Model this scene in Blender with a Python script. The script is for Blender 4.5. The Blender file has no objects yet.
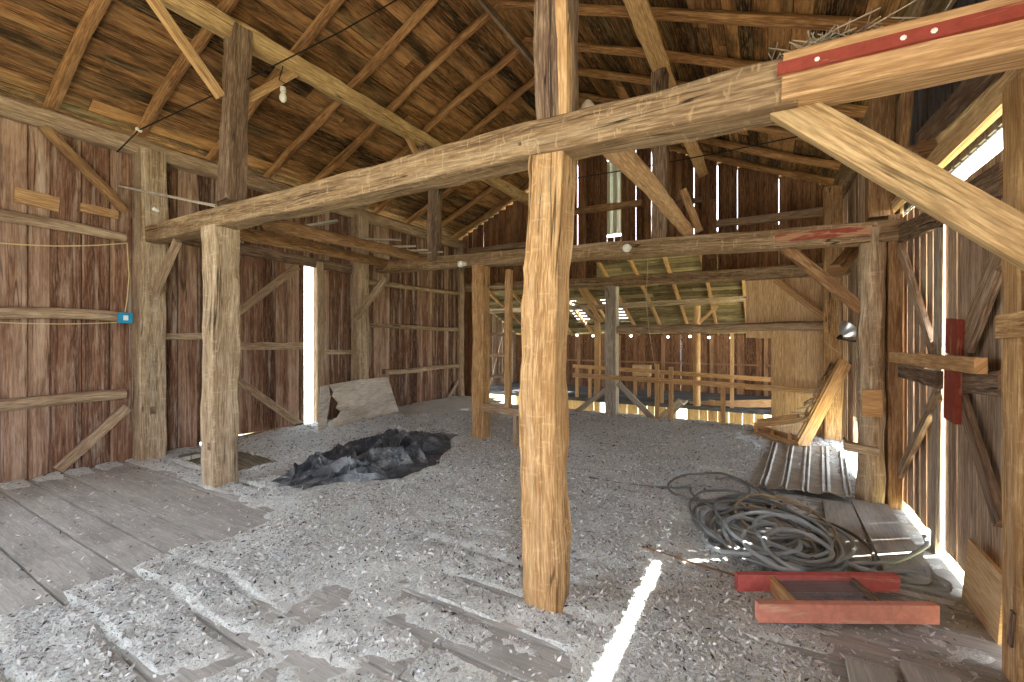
import bpy, math, random
import numpy as np
from mathutils import Vector, Matrix, noise as mnoise

sc = bpy.context.scene
col = sc.collection
V = Vector

# ---------------------------------------------------------------- camera, sky, sun, exposure
FPX, VPX, HY, CAMZ = 436.0, 766.0, 339.0, 1.5      # focal length (px), depth vanishing point, horizon row, eye height
YAW = math.atan((VPX - 512) / FPX)
SN, CS = math.sin(YAW), math.cos(YAW)
cd = bpy.data.cameras.new('camera'); cam = bpy.data.objects.new('camera', cd); col.objects.link(cam)
cam.location = (0, 0, CAMZ); cam.rotation_euler = (math.pi/2, 0, YAW)
cd.sensor_width = 36; cd.lens = 36*FPX/1024; cd.shift_y = (HY - 341)/1024; cd.clip_start = .05; cd.clip_end = 400
sc.camera = cam

world = bpy.data.worlds.new('world'); sc.world = world; world.use_nodes = True
bg = world.node_tree.nodes['Background']
bg.inputs[0].default_value = (.84, .92, 1.0, 1); bg.inputs[1].default_value = 3.0
sd = bpy.data.lights.new('sun', 'SUN'); sun = bpy.data.objects.new('sun', sd); col.objects.link(sun)
sd.energy = 22; sd.angle = .009; sd.color = (1, .95, .86)
SUN_AZ = V((.81, .59, 0)).normalized(); SUN_EL = math.radians(50.3)
sdir = V((SUN_AZ.x*math.cos(SUN_EL), SUN_AZ.y*math.cos(SUN_EL), math.sin(SUN_EL)))
sun.rotation_euler = sdir.to_track_quat('Z', 'Y').to_euler(); sun.location = (10, 8, 12)

sc.view_settings.view_transform = 'Standard'; sc.view_settings.look = 'None'
sc.view_settings.gamma = 1; sc.view_settings.use_curve_mapping = False
sc.view_settings.exposure = 1.9
cy = sc.cycles
cy.use_denoising = True; cy.max_bounces = 10; cy.diffuse_bounces = 7; cy.sample_clamp_indirect = 8
cy.caustics_reflective = False; cy.caustics_refractive = False

rnd = random.Random(7)
# ---------------------------------------------------------------- helpers
def at(px, py, pl):
    """point where the photo's pixel ray meets a plane of the barn"""
    P, N = pl
    r = (px - 512)/FPX
    d = V((-SN + CS*r, CS + SN*r, (HY - py)/FPX)); o = V((0, 0, CAMZ))
    return o + d*((V(P) - o).dot(V(N))/d.dot(V(N)))
def PX(x): return ((x, 0, 0), (1, 0, 0))
def PY(y): return ((0, y, 0), (0, 1, 0))
def PZ(z=0): return ((0, 0, z), (0, 0, 1))
def SK(y0, k, off=0): return ((0, y0 + off, 0), (-k, 1, 0))
def B1(off=0): return SK(2.2, -.037, off)
def B2(off=0): return SK(5.14, -.06, off)
def B3(off=0): return SK(8.05, -.06, off)
def PD(d): return ((-SN*d, CS*d, 0), (-SN, CS, 0))       # a plane square to the line of sight at depth d

class MB:
    def __init__(s): s.v = []; s.f = []; s.uv = []; s.t = []; s.sm = []
    def add(s, verts, faces, uvs, tone, smooth):
        b = len(s.v); s.v += [tuple(q) for q in verts]
        s.t += [tone]*len(verts)
        for f, u in zip(faces, uvs):
            s.f.append([b + i for i in f]); s.uv += u; s.sm.append(smooth)
    def plank(s, p0, p1, side, w, t, tone=0., skew=0., jit=0.):
        p0, p1 = V(p0), V(p1); ax = p1 - p0; L = ax.length; ax.normalize()
        sd_ = V(side); sd_ = (sd_ - ax*sd_.dot(ax)).normalized(); nm = ax.cross(sd_)
        a = [p0, p1]; vs = []
        for k, p in enumerate(a):
            for (i, j) in ((-1, -1), (1, -1), (1, 1), (-1, 1)):
                e = ax*((skew*i*w*.5 if k else 0) + (rnd.uniform(-jit, jit) if jit else 0))
                vs.append(p + sd_*(i*w/2) + nm*(j*t/2) + e)
        o = rnd.uniform(0, 90); q = rnd.uniform(0, 90)
        per = [0, w, w + t, 2*w + t, 2*w + 2*t]
        fs, us = [], []
        for i in range(4):
            j = (i + 1) % 4
            fs.append([i, j, 4 + j, 4 + i])
            us.append([(o, q + per[i]), (o, q + per[i+1]), (o + L, q + per[i+1]), (o + L, q + per[i])])
        for b in (0, 4):
            fs.append([b + 3, b + 2, b + 1, b] if b == 0 else [4, 5, 6, 7])
            us.append([(o, q), (o + .01, q + w), (o + .01, q + w + t), (o, q + t)])
        s.add(vs, fs, us, tone, False)
        return s
    def box(s, c, hx, hy, hz, tone=0.):
        c = V(c); return s.plank(c - V((hx, 0, 0)), c + V((hx, 0, 0)), (0, 1, 0), 2*hy, 2*hz, tone)
    def timber(s, pts, w, h, up=(0, 0, 1), rough=.008, wander=.012, rnd_=False, taper=1., tone=0., step=.14, seed=None, ch=.05, n=12):
        pts = [V(p) for p in pts]; seed = rnd.uniform(0, 999) if seed is None else seed
        seg = [(pts[i+1] - pts[i]).length for i in range(len(pts)-1)]; L = sum(seg)
        N = max(3, int(L/step)); N = min(N, 90)
        if rnd_: prof = [(math.cos(2*math.pi*i/n), math.sin(2*math.pi*i/n)) for i in range(n)]
        else:
            a = 1 - ch*2
            prof = [(-a, -1), (0, -1), (a, -1), (1, -a), (1, 0), (1, a), (a, 1), (0, 1), (-a, 1), (-1, a), (-1, 0), (-1, -a)]
        m = len(prof); vs = []; us_u = []
        per = [0]
        for i in range(m):
            x0, y0 = prof[i]; x1, y1 = prof[(i+1) % m]
            per.append(per[-1] + math.hypot((x1-x0)*w/2, (y1-y0)*h/2))
        for k in range(N + 1):
            tpos = L*k/N; r = tpos; i = 0
            while i < len(seg) - 1 and r > seg[i]: r -= seg[i]; i += 1
            ax = (pts[i+1] - pts[i]).normalized(); c = pts[i] + ax*r
            u_ = V(up); u_ = (u_ - ax*u_.dot(ax)).normalized(); sd_ = u_.cross(ax)
            e = min(1., 6*min(tpos, L - tpos)/L)
            c = c + sd_*(mnoise.noise(V((tpos*.55, seed, 0)))*wander*2*e) + u_*(mnoise.noise(V((tpos*.55, seed, 9)))*wander*2*e)
            tp = 1 + (taper - 1)*tpos/L
            for (x, y) in prof:
                g = 1 + 0
                dx = mnoise.noise(V((tpos*2.6, x*1.5 + seed, y*1.5)))*rough*1.6 + mnoise.noise(V((tpos*9, x*3 + seed, y*3)))*rough*.7
                dl = math.hypot(x, y)
                vs.append(c + sd_*(x*(w/2*tp + dx)) + u_*(y*(h/2*tp + dx)))
            us_u.append(tpos)
        o = rnd.uniform(0, 90); q = rnd.uniform(0, 90); fs = []; uv = []
        for k in range(N):
            for i in range(m):
                j = (i + 1) % m
                fs.append([k*m + i, k*m + j, (k+1)*m + j, (k+1)*m + i])
                uv.append([(o + us_u[k], q + per[i]), (o + us_u[k], q + per[i+1]), (o + us_u[k+1], q + per[i+1]), (o + us_u[k+1], q + per[i])])
        fs.append(list(range(m))[::-1]); uv.append([(o + p[0]*.02, q + p[1]*h/2) for p in prof][::-1])
        fs.append([N*m + i for i in range(m)]); uv.append([(o + p[0]*.02, q + p[1]*h/2) for p in prof])
        b = len(s.f); s.add(vs, fs, uv, tone, True)
        s.sm[-1] = s.sm[-2] = False
        return s
    def tube(s, pts, r, n=7, tone=0., closed=False):
        pts = [V(p) for p in pts]; N = len(pts); vs = []; L = 0; lu = []
        prev = None
        for i, p in enumerate(pts):
            a = pts[max(i-1, 0)]; b = pts[min(i+1, N-1)]; ax = (b - a)
            ax = ax.normalized() if ax.length > 1e-9 else V((1, 0, 0))
            ref = V((0, 0, 1)) if abs(ax.z) < .9 else V((1, 0, 0))
            if prev is not None:
                ref = prev
            sd_ = ref - ax*ref.dot(ax)
            sd_ = sd_.normalized() if sd_.length > 1e-6 else V((1, 0, 0)); prev = sd_
            u_ = ax.cross(sd_)
            if i: L += (p - pts[i-1]).length
            lu.append(L)
            rr = r(i/(N-1)) if callable(r) else r
            for k in range(n):
                t = 2*math.pi*k/n; vs.append(p + sd_*(math.cos(t)*rr) + u_*(math.sin(t)*rr))
        fs, uv = [], []
        for i in range(N-1):
            for k in range(n):
                j = (k+1) % n
                fs.append([i*n + k, i*n + j, (i+1)*n + j, (i+1)*n + k])
                uv.append([(lu[i], k*.01), (lu[i], k*.01+.01), (lu[i+1], k*.01+.01), (lu[i+1], k*.01)])
        fs.append(list(range(n))[::-1]); uv.append([(0, 0)]*n)
        fs.append([(N-1)*n + k for k in range(n)]); uv.append([(0, 0)]*n)
        s.add(vs, fs, uv, tone, True); return s
    def lathe(s, c, ax, prof, n=20, tone=0.):
        """prof: list of (distance along ax, radius)"""
        c = V(c); ax = V(ax).normalized(); ref = V((0, 0, 1)) if abs(ax.z) < .9 else V((1, 0, 0))
        a = ax.cross(ref).normalized(); b = ax.cross(a); vs = []
        for (d, r) in prof:
            for k in range(n):
                t = 2*math.pi*k/n; vs.append(c + ax*d + a*(r*math.cos(t)) + b*(r*math.sin(t)))
        fs, uv = [], []
        for i in range(len(prof)-1):
            for k in range(n):
                j = (k+1) % n
                fs.append([i*n + k, i*n + j, (i+1)*n + j, (i+1)*n + k]); uv.append([(0, k), (0, k+1), (1, k+1), (1, k)])
        s.add(vs, fs, uv, tone, True); return s
    def build(s, name, mat, parent=None, loc=None):
        me = bpy.data.meshes.new(name)
        if loc is None:
            if parent is not None: loc = V(parent.location)
            else:
                a = np.array(s.v); loc = V((float(a[:, 0].mean()), float(a[:, 1].mean()), float(a[:, 2].min())))
        loc = V(loc)
        a = np.array(s.v, dtype=np.float64) - np.array(loc)
        me.from_pydata(a.tolist(), [], s.f)
        uvl = me.uv_layers.new(name='UVMap'); uvl.data.foreach_set('uv', np.array(s.uv, dtype=np.float32).ravel())
        at_ = me.attributes.new('tone', 'FLOAT', 'POINT'); at_.data.foreach_set('value', np.array(s.t, dtype=np.float32))
        me.polygons.foreach_set('use_smooth', s.sm)
        me.materials.append(mat); me.validate(); me.update()
        if any(s.sm): me.set_sharp_from_angle(angle=math.radians(34))
        o = bpy.data.objects.new(name, me); col.objects.link(o)
        if parent is not None:
            o.parent = parent; o.location = loc - V(parent.location)
        else: o.location = loc
        return o

def tag(o, label=None, cat=None, group=None, kind=None):
    if label: o['label'] = label
    if cat: o['category'] = cat
    if group: o['group'] = group
    o['kind'] = kind or 'thing'
    return o
def part(o, label=None):
    if label: o['label'] = label
    return o
def empty(name, loc, label, cat, group=None):
    o = bpy.data.objects.new(name, None); col.objects.link(o); o.location = loc; o.empty_display_size = .1
    return tag(o, label, cat, group)
def struct(o):
    o['kind'] = 'structure'; return o

# ---------------------------------------------------------------- materials
def lin(c): return tuple(((x/255)/12.92 if x <= 10 else (((x/255)+.055)/1.055)**2.4) for x in c) + (1,)
class NT:
    def __init__(s, name):
        s.m = bpy.data.materials.new(name); s.m.use_nodes = True; s.t = s.m.node_tree; s.b = s.t.nodes['Principled BSDF']
        s.b.inputs['Specular IOR Level'].default_value = .15
    def n(s, typ, **kw):
        q = s.t.nodes.new(typ)
        for k, v in kw.items():
            if k.startswith('_'): setattr(q, k[1:], v)
            else: q.inputs[k].default_value = v
        return q
    def l(s, a, b): s.t.links.new(a, b)
    def mapuv(s, sx, sy, src='uv'):
        q = s.n('ShaderNodeMapping'); q.inputs['Scale'].default_value = (sx, sy, 1)
        u = s.n('ShaderNodeUVMap', _uv_map='UVMap'); s.l(u.outputs[0], q.inputs[0]); return q.outputs[0]
    def noise(s, vec, scale=1, detail=4, rough=.6, dist=0):
        q = s.n('ShaderNodeTexNoise', Scale=scale, Detail=detail, Roughness=rough, Distortion=dist)
        if vec is not None: s.l(vec, q.inputs['Vector'])
        return q.outputs['Fac']
    def math(s, op, a, b=None, c=None, clamp=False):
        q = s.n('ShaderNodeMath', _operation=op, _use_clamp=clamp)
        for i, x in enumerate((a, b, c)):
            if x is None: continue
            if isinstance(x, (int, float)): q.inputs[i].default_value = x
            else: s.l(x, q.inputs[i])
        return q.outputs[0]
    def ramp(s, fac, stops):
        q = s.n('ShaderNodeValToRGB'); cr = q.color_ramp
        while len(cr.elements) < len(stops): cr.elements.new(.5)
        for e, (p, c) in zip(cr.elements, stops): e.position = p; e.color = c
        s.l(fac, q.inputs[0]); return q.outputs[0]
    def mix(s, fac, a, b, mode='MIX'):
        q = s.n('ShaderNodeMix', _data_type='RGBA', _blend_type=mode)
        for i, x in ((0, fac), (6, a), (7, b)):
            if isinstance(x, (int, float)): q.inputs[i].default_value = x
            elif isinstance(x, tuple): q.inputs[i].default_value = x
            else: s.l(x, q.inputs[i])
        return q.outputs[2]
    def tone(s):
        return s.n('ShaderNodeAttribute', _attribute_name='tone').outputs['Fac']
    def bump(s, h, strength=.4, dist=.01):
        q = s.n('ShaderNodeBump', Strength=strength, Distance=dist); s.l(h, q.inputs['Height']); s.l(q.outputs[0], s.b.inputs['Normal'])
    def objc(s):
        return s.n('ShaderNodeTexCoord').outputs['Object']

def wood(name, dark, mid, light, across=16., along=.9, stain=None, stain_amt=.5, crack=.0, pale=None, pale_amt=.4, rough=.85, bump=.5, tone_amt=.6, stain_scale=1.6, contrast=1.0, fleck=1., adze=0.):
    def ds2(c_, k): return lin(tuple(min(255, x*k) for x in c_))
    def ds(c_, k=.8):
        if c_ is None: return None
        g_ = .3*c_[0] + .59*c_[1] + .11*c_[2]; return tuple(g_ + (x - g_)*k for x in c_)
    dark, mid, light, stain, pale = ds(dark), ds(mid), ds(light), ds(stain), ds(pale)
    t = NT(name)
    a = t.noise(t.mapuv(along, across), 1, 5, .62, .6)
    b = t.noise(t.mapuv(along*3.5, across*5), 1, 3, .6)
    f = t.math('ADD', t.math('MULTIPLY', a, .68), t.math('MULTIPLY', b, .32))
    f = t.math('ADD', t.math('MULTIPLY', t.math('SUBTRACT', f, .5), 1.9*contrast), .5)
    f = t.math('ADD', f, t.math('MULTIPLY', t.tone(), tone_amt), None, True)
    c = t.ramp(f, [(.12, lin(dark)), (.5, lin(mid)), (.9, lin(light))])
    fn = t.noise(t.mapuv(6, 80), 1, 3, .7)
    c = t.mix(t.math('MULTIPLY', t.ramp(fn, [(.50, (0, 0, 0, 1)), (.62, (1, 1, 1, 1))]), .42*fleck), c, ds2(light, 1.15))
    c = t.mix(t.math('MULTIPLY', t.ramp(fn, [(.36, (1, 1, 1, 1)), (.48, (0, 0, 0, 1))]), .42*fleck), c, ds2(dark, .8))
    if adze:
        az = t.noise(t.mapuv(30, 9), 1, 2, .6, .8)
        c = t.mix(t.math('MULTIPLY', t.ramp(az, [(.60, (0, 0, 0, 1)), (.66, (1, 1, 1, 1))]), adze), c, ds2(light, 1.12))
    if stain:
        s_ = t.noise(t.mapuv(.9, 3.2), stain_scale, 4, .6, .4)
        c = t.mix(t.math('MULTIPLY', t.ramp(s_, [(.45, (0, 0, 0, 1)), (.66, (1, 1, 1, 1))]), stain_amt), c, lin(stain))
    if pale:
        s_ = t.noise(t.mapuv(.7, 9), 1.3, 5, .7, .3)
        c = t.mix(t.math('MULTIPLY', t.ramp(s_, [(.52, (0, 0, 0, 1)), (.68, (1, 1, 1, 1))]), pale_amt), c, lin(pale))
    h = f
    if crack:
        k = t.noise(t.mapuv(.45, 11), 1, 2, .5, .5)
        k = t.math('ABSOLUTE', t.math('SUBTRACT', k, .5))
        k = t.ramp(k, [(.004, (1, 1, 1, 1)), (.016, (0, 0, 0, 1))])
        g = t.ramp(t.noise(t.mapuv(.8, 3), 1.5, 2), [(.5, (0, 0, 0, 1)), (.58, (1, 1, 1, 1))])
        k = t.math('MULTIPLY', t.math('MULTIPLY', k, g), crack)
        c = t.mix(k, c, lin(tuple(x*.32 for x in dark)))
        h = t.math('SUBTRACT', f, t.math('MULTIPLY', k, 1.2))
    t.l(c, t.b.inputs['Base Color']); t.b.inputs['Roughness'].default_value = rough
    t.bump(h, bump, .012)
    return t.m
def plain(name, c, rough=.6, metal=0., var=.12, scale=8., emit=0.):
    t = NT(name); n_ = t.noise(t.objc(), scale, 4, .65)
    cc = t.mix(n_, lin(tuple(max(0, x*(1-var*1.5)) for x in c)), lin(tuple(min(255, x*(1+var*1.2)) for x in c)))
    t.l(cc, t.b.inputs['Base Color']); t.b.inputs['Roughness'].default_value = rough; t.b.inputs['Metallic'].default_value = metal
    if emit:
        t.b.inputs['Emission Color'].default_value = lin(c); t.b.inputs['Emission Strength'].default_value = emit
    t.bump(n_, .15, .01)
    return t.m

M = {}
M['hewn'] = wood('hewn_grey_tan_timber', (112, 88, 64), (170, 143, 110), (210, 188, 156), 14, .7, adze=.3, stain=(132, 100, 66), stain_amt=.5, crack=.8, pale=(205, 192, 172), pale_amt=.35)
M['tan'] = wood('hewn_tan_timber', (122, 82, 44), (182, 134, 80), (220, 182, 126), 13, .7, adze=.2, stain=(158, 110, 60), stain_amt=.55, crack=.8, pale=(214, 190, 152), pale_amt=.3)
M['beam2'] = wood('hewn_pale_purlin', (120, 88, 50), (184, 146, 92), (216, 182, 128), 13, .8, stain=(138, 104, 62), stain_amt=.4, crack=.7)
M['beam'] = wood('hewn_beam_timber', (84, 62, 42), (132, 102, 70), (180, 150, 108), 13, .8, adze=.4, stain=(124, 94, 62), stain_amt=.5, crack=.9, pale=(206, 186, 150), pale_amt=.3)
M['knot'] = wood('dark_knot_wood', (96, 68, 42), (150, 112, 70), (178, 140, 96), 30, 9)
M['oldpost'] = wood('dark_weathered_timber', (70, 52, 40), (122, 96, 76), (170, 142, 114), 18, .6, stain=(88, 60, 46), stain_amt=.6, crack=.9)
M['new'] = wood('newer_sawn_lumber', (150, 106, 60), (192, 146, 94), (216, 178, 126), 20, .5, contrast=.7, stain=(170, 118, 64), stain_amt=.35, crack=.3)
M['pole'] = wood('peeled_pole_wood', (92, 62, 36), (152, 108, 66), (188, 148, 100), 14, .8, stain=(108, 74, 46), stain_amt=.5, crack=.6)
M['girt'] = wood('weathered_log_girt', (112, 86, 62), (168, 138, 106), (204, 180, 148), 14, .8, stain=(126, 96, 68), stain_amt=.45, crack=.7)
M['siding'] = wood('weathered_red_brown_siding', (72, 44, 32), (140, 96, 70), (196, 162, 134), 12, .4, stain=(104, 58, 38), stain_amt=.6, pale=(200, 184, 164), pale_amt=.6, crack=.6, tone_amt=.95, fleck=.6)
M['siding_grey'] = wood('weathered_grey_brown_siding', (96, 74, 58), (168, 136, 108), (208, 184, 158), 15, .55, stain=(98, 68, 50), stain_amt=.5, pale=(186, 168, 146), pale_amt=.3, crack=.5, tone_amt=.75)
M['gable'] = wood('dark_brown_gable_siding', (64, 38, 22), (126, 82, 52), (166, 120, 82), 17, .5, stain=(86, 50, 32), stain_amt=.5, crack=.5, tone_amt=.7)
M['roof'] = wood('roof_sheathing_boards', (34, 22, 12), (112, 70, 34), (182, 126, 70), 10, .8, stain=(30, 25, 18), stain_amt=.85, pale=(170, 152, 104), pale_amt=.3, crack=.3, tone_amt=.8, stain_scale=1.2)
M['rafter'] = wood('log_rafter_wood', (88, 54, 28), (152, 102, 58), (190, 142, 88), 13, .7, stain=(110, 70, 38), stain_amt=.5, crack=.5)
M['panel'] = wood('tan_plank_panelling', (176, 132, 80), (214, 172, 116), (232, 200, 150), 18, .5, stain=(192, 146, 92), stain_amt=.4, tone_amt=.35)
M['grey'] = wood('silvered_board', (112, 100, 86), (168, 156, 138), (206, 196, 178), 18, .6, crack=.5, stain=(140, 124, 104), stain_amt=.4)
M['ply'] = wood('weathered_plywood', (150, 138, 118), (194, 182, 162), (220, 210, 192), 7, 1.5, stain=(146, 130, 106), stain_amt=.5)
M['plynew'] = wood('tan_plywood', (176, 134, 84), (208, 166, 112), (226, 190, 138), 7, 1.2, stain=(184, 138, 84), stain_amt=.4)
M['leanroof'] = wood('lean_to_sheathing', (66, 56, 38), (124, 108, 76), (176, 158, 118), 12, .8, stain=(84, 72, 46), stain_amt=.5, tone_amt=.8)
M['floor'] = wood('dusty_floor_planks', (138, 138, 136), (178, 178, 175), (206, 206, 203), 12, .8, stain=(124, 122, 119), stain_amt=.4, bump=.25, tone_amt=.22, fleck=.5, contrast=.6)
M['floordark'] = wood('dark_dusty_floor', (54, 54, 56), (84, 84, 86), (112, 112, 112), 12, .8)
M['orange'] = wood('orange_lumber', (158, 108, 60), (198, 148, 92), (220, 178, 124), 18, .6, stain=(174, 120, 66), stain_amt=.35)
def paint(name, c, under, amt=.5):
    t = NT(name); a = t.noise(t.mapuv(2, 14), 1, 5, .7, .4)
    b = t.noise(t.objc(), 22, 4, .7)
    c1 = t.mix(b, lin(tuple(x*.78 for x in c)), lin(tuple(min(255, x*1.15) for x in c)))
    cc = t.mix(t.ramp(a, [(amt, (0, 0, 0, 1)), (amt+.08, (1, 1, 1, 1))]), c1, lin(under))
    t.l(cc, t.b.inputs['Base Color']); t.b.inputs['Roughness'].default_value = .7; t.bump(a, .3); return t.m
M['redpaint'] = paint('worn_red_paint', (142, 66, 54), (164, 118, 90), .54)
M['redfade'] = paint('faded_red_wash', (142, 70, 56), (170, 132, 98), .47)
M['redrail'] = paint('sun_faded_red_paint', (216, 148, 130), (224, 178, 152), .55)
M['redrail2'] = paint('dusty_red_paint', (196, 106, 102), (208, 158, 142), .6)
M['wire'] = plain('black_cable', (34, 32, 30), .6)
M['steel'] = plain('dark_steel', (62, 60, 58), .5, .6)
M['galv'] = plain('dusty_galvanised_steel', (168, 166, 160), .6, .25, .2, 9)
M['white'] = plain('white_ceramic', (232, 232, 226), .3, 0, .03)
M['whitemetal'] = plain('white_metal_panel', (206, 210, 196), .5, 0, .05)
M['darkmetal'] = plain('dark_corrugated_siding', (84, 80, 82), .6, .2, .2, 4)
M['blue'] = plain('blue_plastic', (38, 150, 196), .4, 0, .08)
M['hose'] = plain('grey_hose_rubber', (158, 166, 170), .55, 0, .12, 6)
M['hose2'] = plain('dark_grey_hose_rubber', (112, 112, 110), .6, 0, .2, 6)
M['rope'] = plain('tan_dusty_rope', (164, 148, 126), .9, 0, .2, 9)
M['twine'] = plain('pale_yellow_twine', (206, 186, 136), .9)
M['bulb'] = plain('lit_bulb_glass', (255, 250, 236), .3, 0, .02, 8, 5.)
M['straw'] = plain('grey_straw', (142, 130, 112), .95, 0, .25, 14)
M['soil'] = plain('bare_dry_ground', (150, 146, 112), .95, 0, .2, .7)
M['meshwire'] = plain('dark_wire_cloth', (160, 146, 148), .6, .3, .15)
M['reflector'] = plain('bare_aluminium', (196, 198, 202), .3, .9, .05)

def chaff_mat(name, cols, sc1):
    t = NT(name)
    a = t.noise(t.objc(), sc1, 6, .75); b = t.noise(t.objc(), 1.3, 4, .6); c0 = t.noise(t.objc(), sc1*4, 3, .7)
    f = t.math('ADD', t.math('MULTIPLY', a, .6), t.math('MULTIPLY', c0, .4))
    f = t.math('ADD', t.math('MULTIPLY', t.math('SUBTRACT', f, .5), 2.3), .5)
    f = t.math('ADD', f, t.math('MULTIPLY', t.math('SUBTRACT', b, .5), .5), None, True)
    t.l(t.ramp(f, [(.08, lin(cols[0])), (.5, lin(cols[1])), (.92, lin(cols[2]))]), t.b.inputs['Base Color'])
    t.b.inputs['Roughness'].default_value = .95; t.bump(f, .45, .02); return t.m
M['chaff'] = chaff_mat('grey_chaff_dust', ((116, 120, 120), (218, 223, 222), (253, 254, 254)), 60)
def flake_mat():
    t = NT('grey_chaff_flakes')
    t.l(t.ramp(t.tone(), [(0, lin((70, 71, 73))), (.5, lin((206, 207, 208))), (1, lin((242, 243, 245)))]), t.b.inputs['Base Color'])
    t.b.inputs['Roughness'].default_value = .9; return t.m
M['flake'] = flake_mat()
def tarp_mat():
    t = NT('dusty_black_tarp'); a = t.noise(t.objc(), 5, 5, .7); b = t.noise(t.objc(), 38, 3, .6)
    f = t.math('ADD', t.math('MULTIPLY', a, .7), t.math('MULTIPLY', b, .3))
    t.l(t.ramp(f, [(.36, lin((36, 40, 46))), (.52, lin((72, 78, 86))), (.68, lin((158, 160, 162)))]), t.b.inputs['Base Color'])
    t.b.inputs['Roughness'].default_value = .36; t.b.inputs['Specular IOR Level'].default_value = .5; t.bump(b, .15); return t.m
M['tarp'] = tarp_mat()

def T(name, pts, w, h, mat, label, cat, up=(0, 0, 1), group=None, **kw):
    mb = MB().timber(pts, w, h, up, **kw)
    return tag(mb.build(name, M[mat]), label, cat, group)
def PK(name, p0, p1, side, w, t, mat, label, cat, group=None, tone=0.):
    return tag(MB().plank(p0, p1, side, w, t, tone).build(name, M[mat]), label, cat, group)
def pegs(o, pts, axis, r=.014, l=.03):
    for p in pts:
        part(MB().tube([V(p) - V(axis)*.02, V(p) + V(axis)*l], r, 8).build('peg', M['oldpost'], o))

def boards(mb, o, along, up, length, z0f, z1f, wmin, wmax, gap, t=.024, batten=0., norm=None, skip=(), wide=0., jit=.01, btone=-.3):
    """vertical boards side by side: o start, along unit direction; z0f/z1f give the ends at each run position"""
    x = 0.; o = V(o); along = V(along); nrm = V(norm)
    while x < length:
        w = min(rnd.uniform(wmin, wmax), length - x)
        if w < .03: break
        g = gap() if callable(gap) else gap
        c = x + w/2; q = o + along*c + nrm*rnd.uniform(-.004, .004)
        tn = rnd.gauss(0, .22)
        spans = [(z0f(c), z1f(c))]
        for (a, b, za, zb) in skip:                 # openings cut out of the boarding
            if a <= c <= b:
                ns = []
                for (u0, u1) in spans:
                    if zb <= u0 or za >= u1: ns.append((u0, u1)); continue
                    if za > u0: ns.append((u0, za))
                    if zb < u1: ns.append((zb, u1))
                spans = ns
        for (u0, u1) in spans:
            if u1 - u0 < .03: continue
            mb.plank(q + V((0, 0, u0 + rnd.uniform(-jit, jit))), q + V((0, 0, u1)), along, w - g, t, tn)
            if batten and rnd.random() < batten:
                qb = o + along*(x + w) + nrm*(-t*1.05)
                mb.plank(qb + V((0, 0, u0)), qb + V((0, 0, u1)), along, .09, t*.8, tn + btone)
        x += w

# ---------------------------------------------------------------- the shell
YE0 = 10.4
XL, XR, YG, YB = -6.82, 1.06, 9.05, -4.0          # inner faces of the side walls, gable, open end
RX, RZ = -2.93, 5.70                              # ridge line (rafter undersides)
ZPL = 3.98
SL = (RZ - ZPL)/(RX + 6.8)
def roof_z(x): return RZ - SL*abs(x - RX)

# ground outside and below
g = MB(); n_ = 24
for i in range(n_):
    for j in range(n_):
        x0, y0, s_ = -60 + i*5, -50 + j*5, 5
        zz = lambda x, y: -2.65 + .12*mnoise.noise(V((x*.2, y*.2, 1)))
        vs = [(x0, y0, zz(x0, y0)), (x0+s_, y0, zz(x0+s_, y0)), (x0+s_, y0+s_, zz(x0+s_, y0+s_)), (x0, y0+s_, zz(x0, y0+s_))]
        g.add(vs, [[0, 1, 2, 3]], [[(0, 0), (1, 0), (1, 1), (0, 1)]], 0, True)
struct(g.build('floor_ground', M['soil'], loc=(0, 0, -2.65)))

bw = MB(); boards(bw, (XL - .05, YB, 0), (0, 1, 0), (0, 0, 1), YG - YB, lambda c: -2.7, lambda c: -.2, .2, .3, lambda: rnd.choice((.004, .02, .06)), norm=(1, 0, 0))  # lower wall added to dim the view down the hatch
struct(bw.build('wall_shade_basement', M['siding'], loc=(XL, 2, -2.7)))
# loft floor of planks, with the hatch hole left open beside the inner post
HX0, HX1, HY0, HY1 = -6.4, -5.12, 2.62, 3.1
STAIR = 8.45                                       # floor edge of the stair opening behind the far bent
f = MB(); y = YB; CRACKS = []
while y < YG + .05:
    w = rnd.uniform(.24, .33); y1 = y + w - .018; CRACKS.append(y + w - .009)
    cuts = [-7.0, -4.2 + rnd.uniform(-.02, .02), -1.4 + rnd.uniform(-.05, .05), XR - .02]
    for a, b in zip(cuts[:-1], cuts[1:]):
        segs = [(a, b)]
        if y1 > HY0 and y < HY1:
            segs = [(u, v) for (u, v) in ((a, min(b, HX0)), (max(a, HX1), b)) if v - u > .02]
        if y > STAIR:
            segs = [(u, min(v, -5.6)) for (u, v) in segs if u < -5.6]
        for u, v in segs:
            f.plank((u + .004, (y + y1)/2, -.025 + rnd.uniform(-.004, 0)), (v - .004, (y + y1)/2, -.025 + rnd.uniform(-.004, 0)), (0, 1, 0), y1 - y, .05, rnd.gauss(0, .2))
    y += w
struct(f.build('floor', M['floor'], loc=(0, 0, -.05)))

tag(MB().plank((-6.6, 3.1, -.09), (-5.45, 3.1, -.20), (0, 1, 0), 1.0, .03).build('chute_board', M['grey'], None), 'pale board inside the open floor hatch', 'board')
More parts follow.
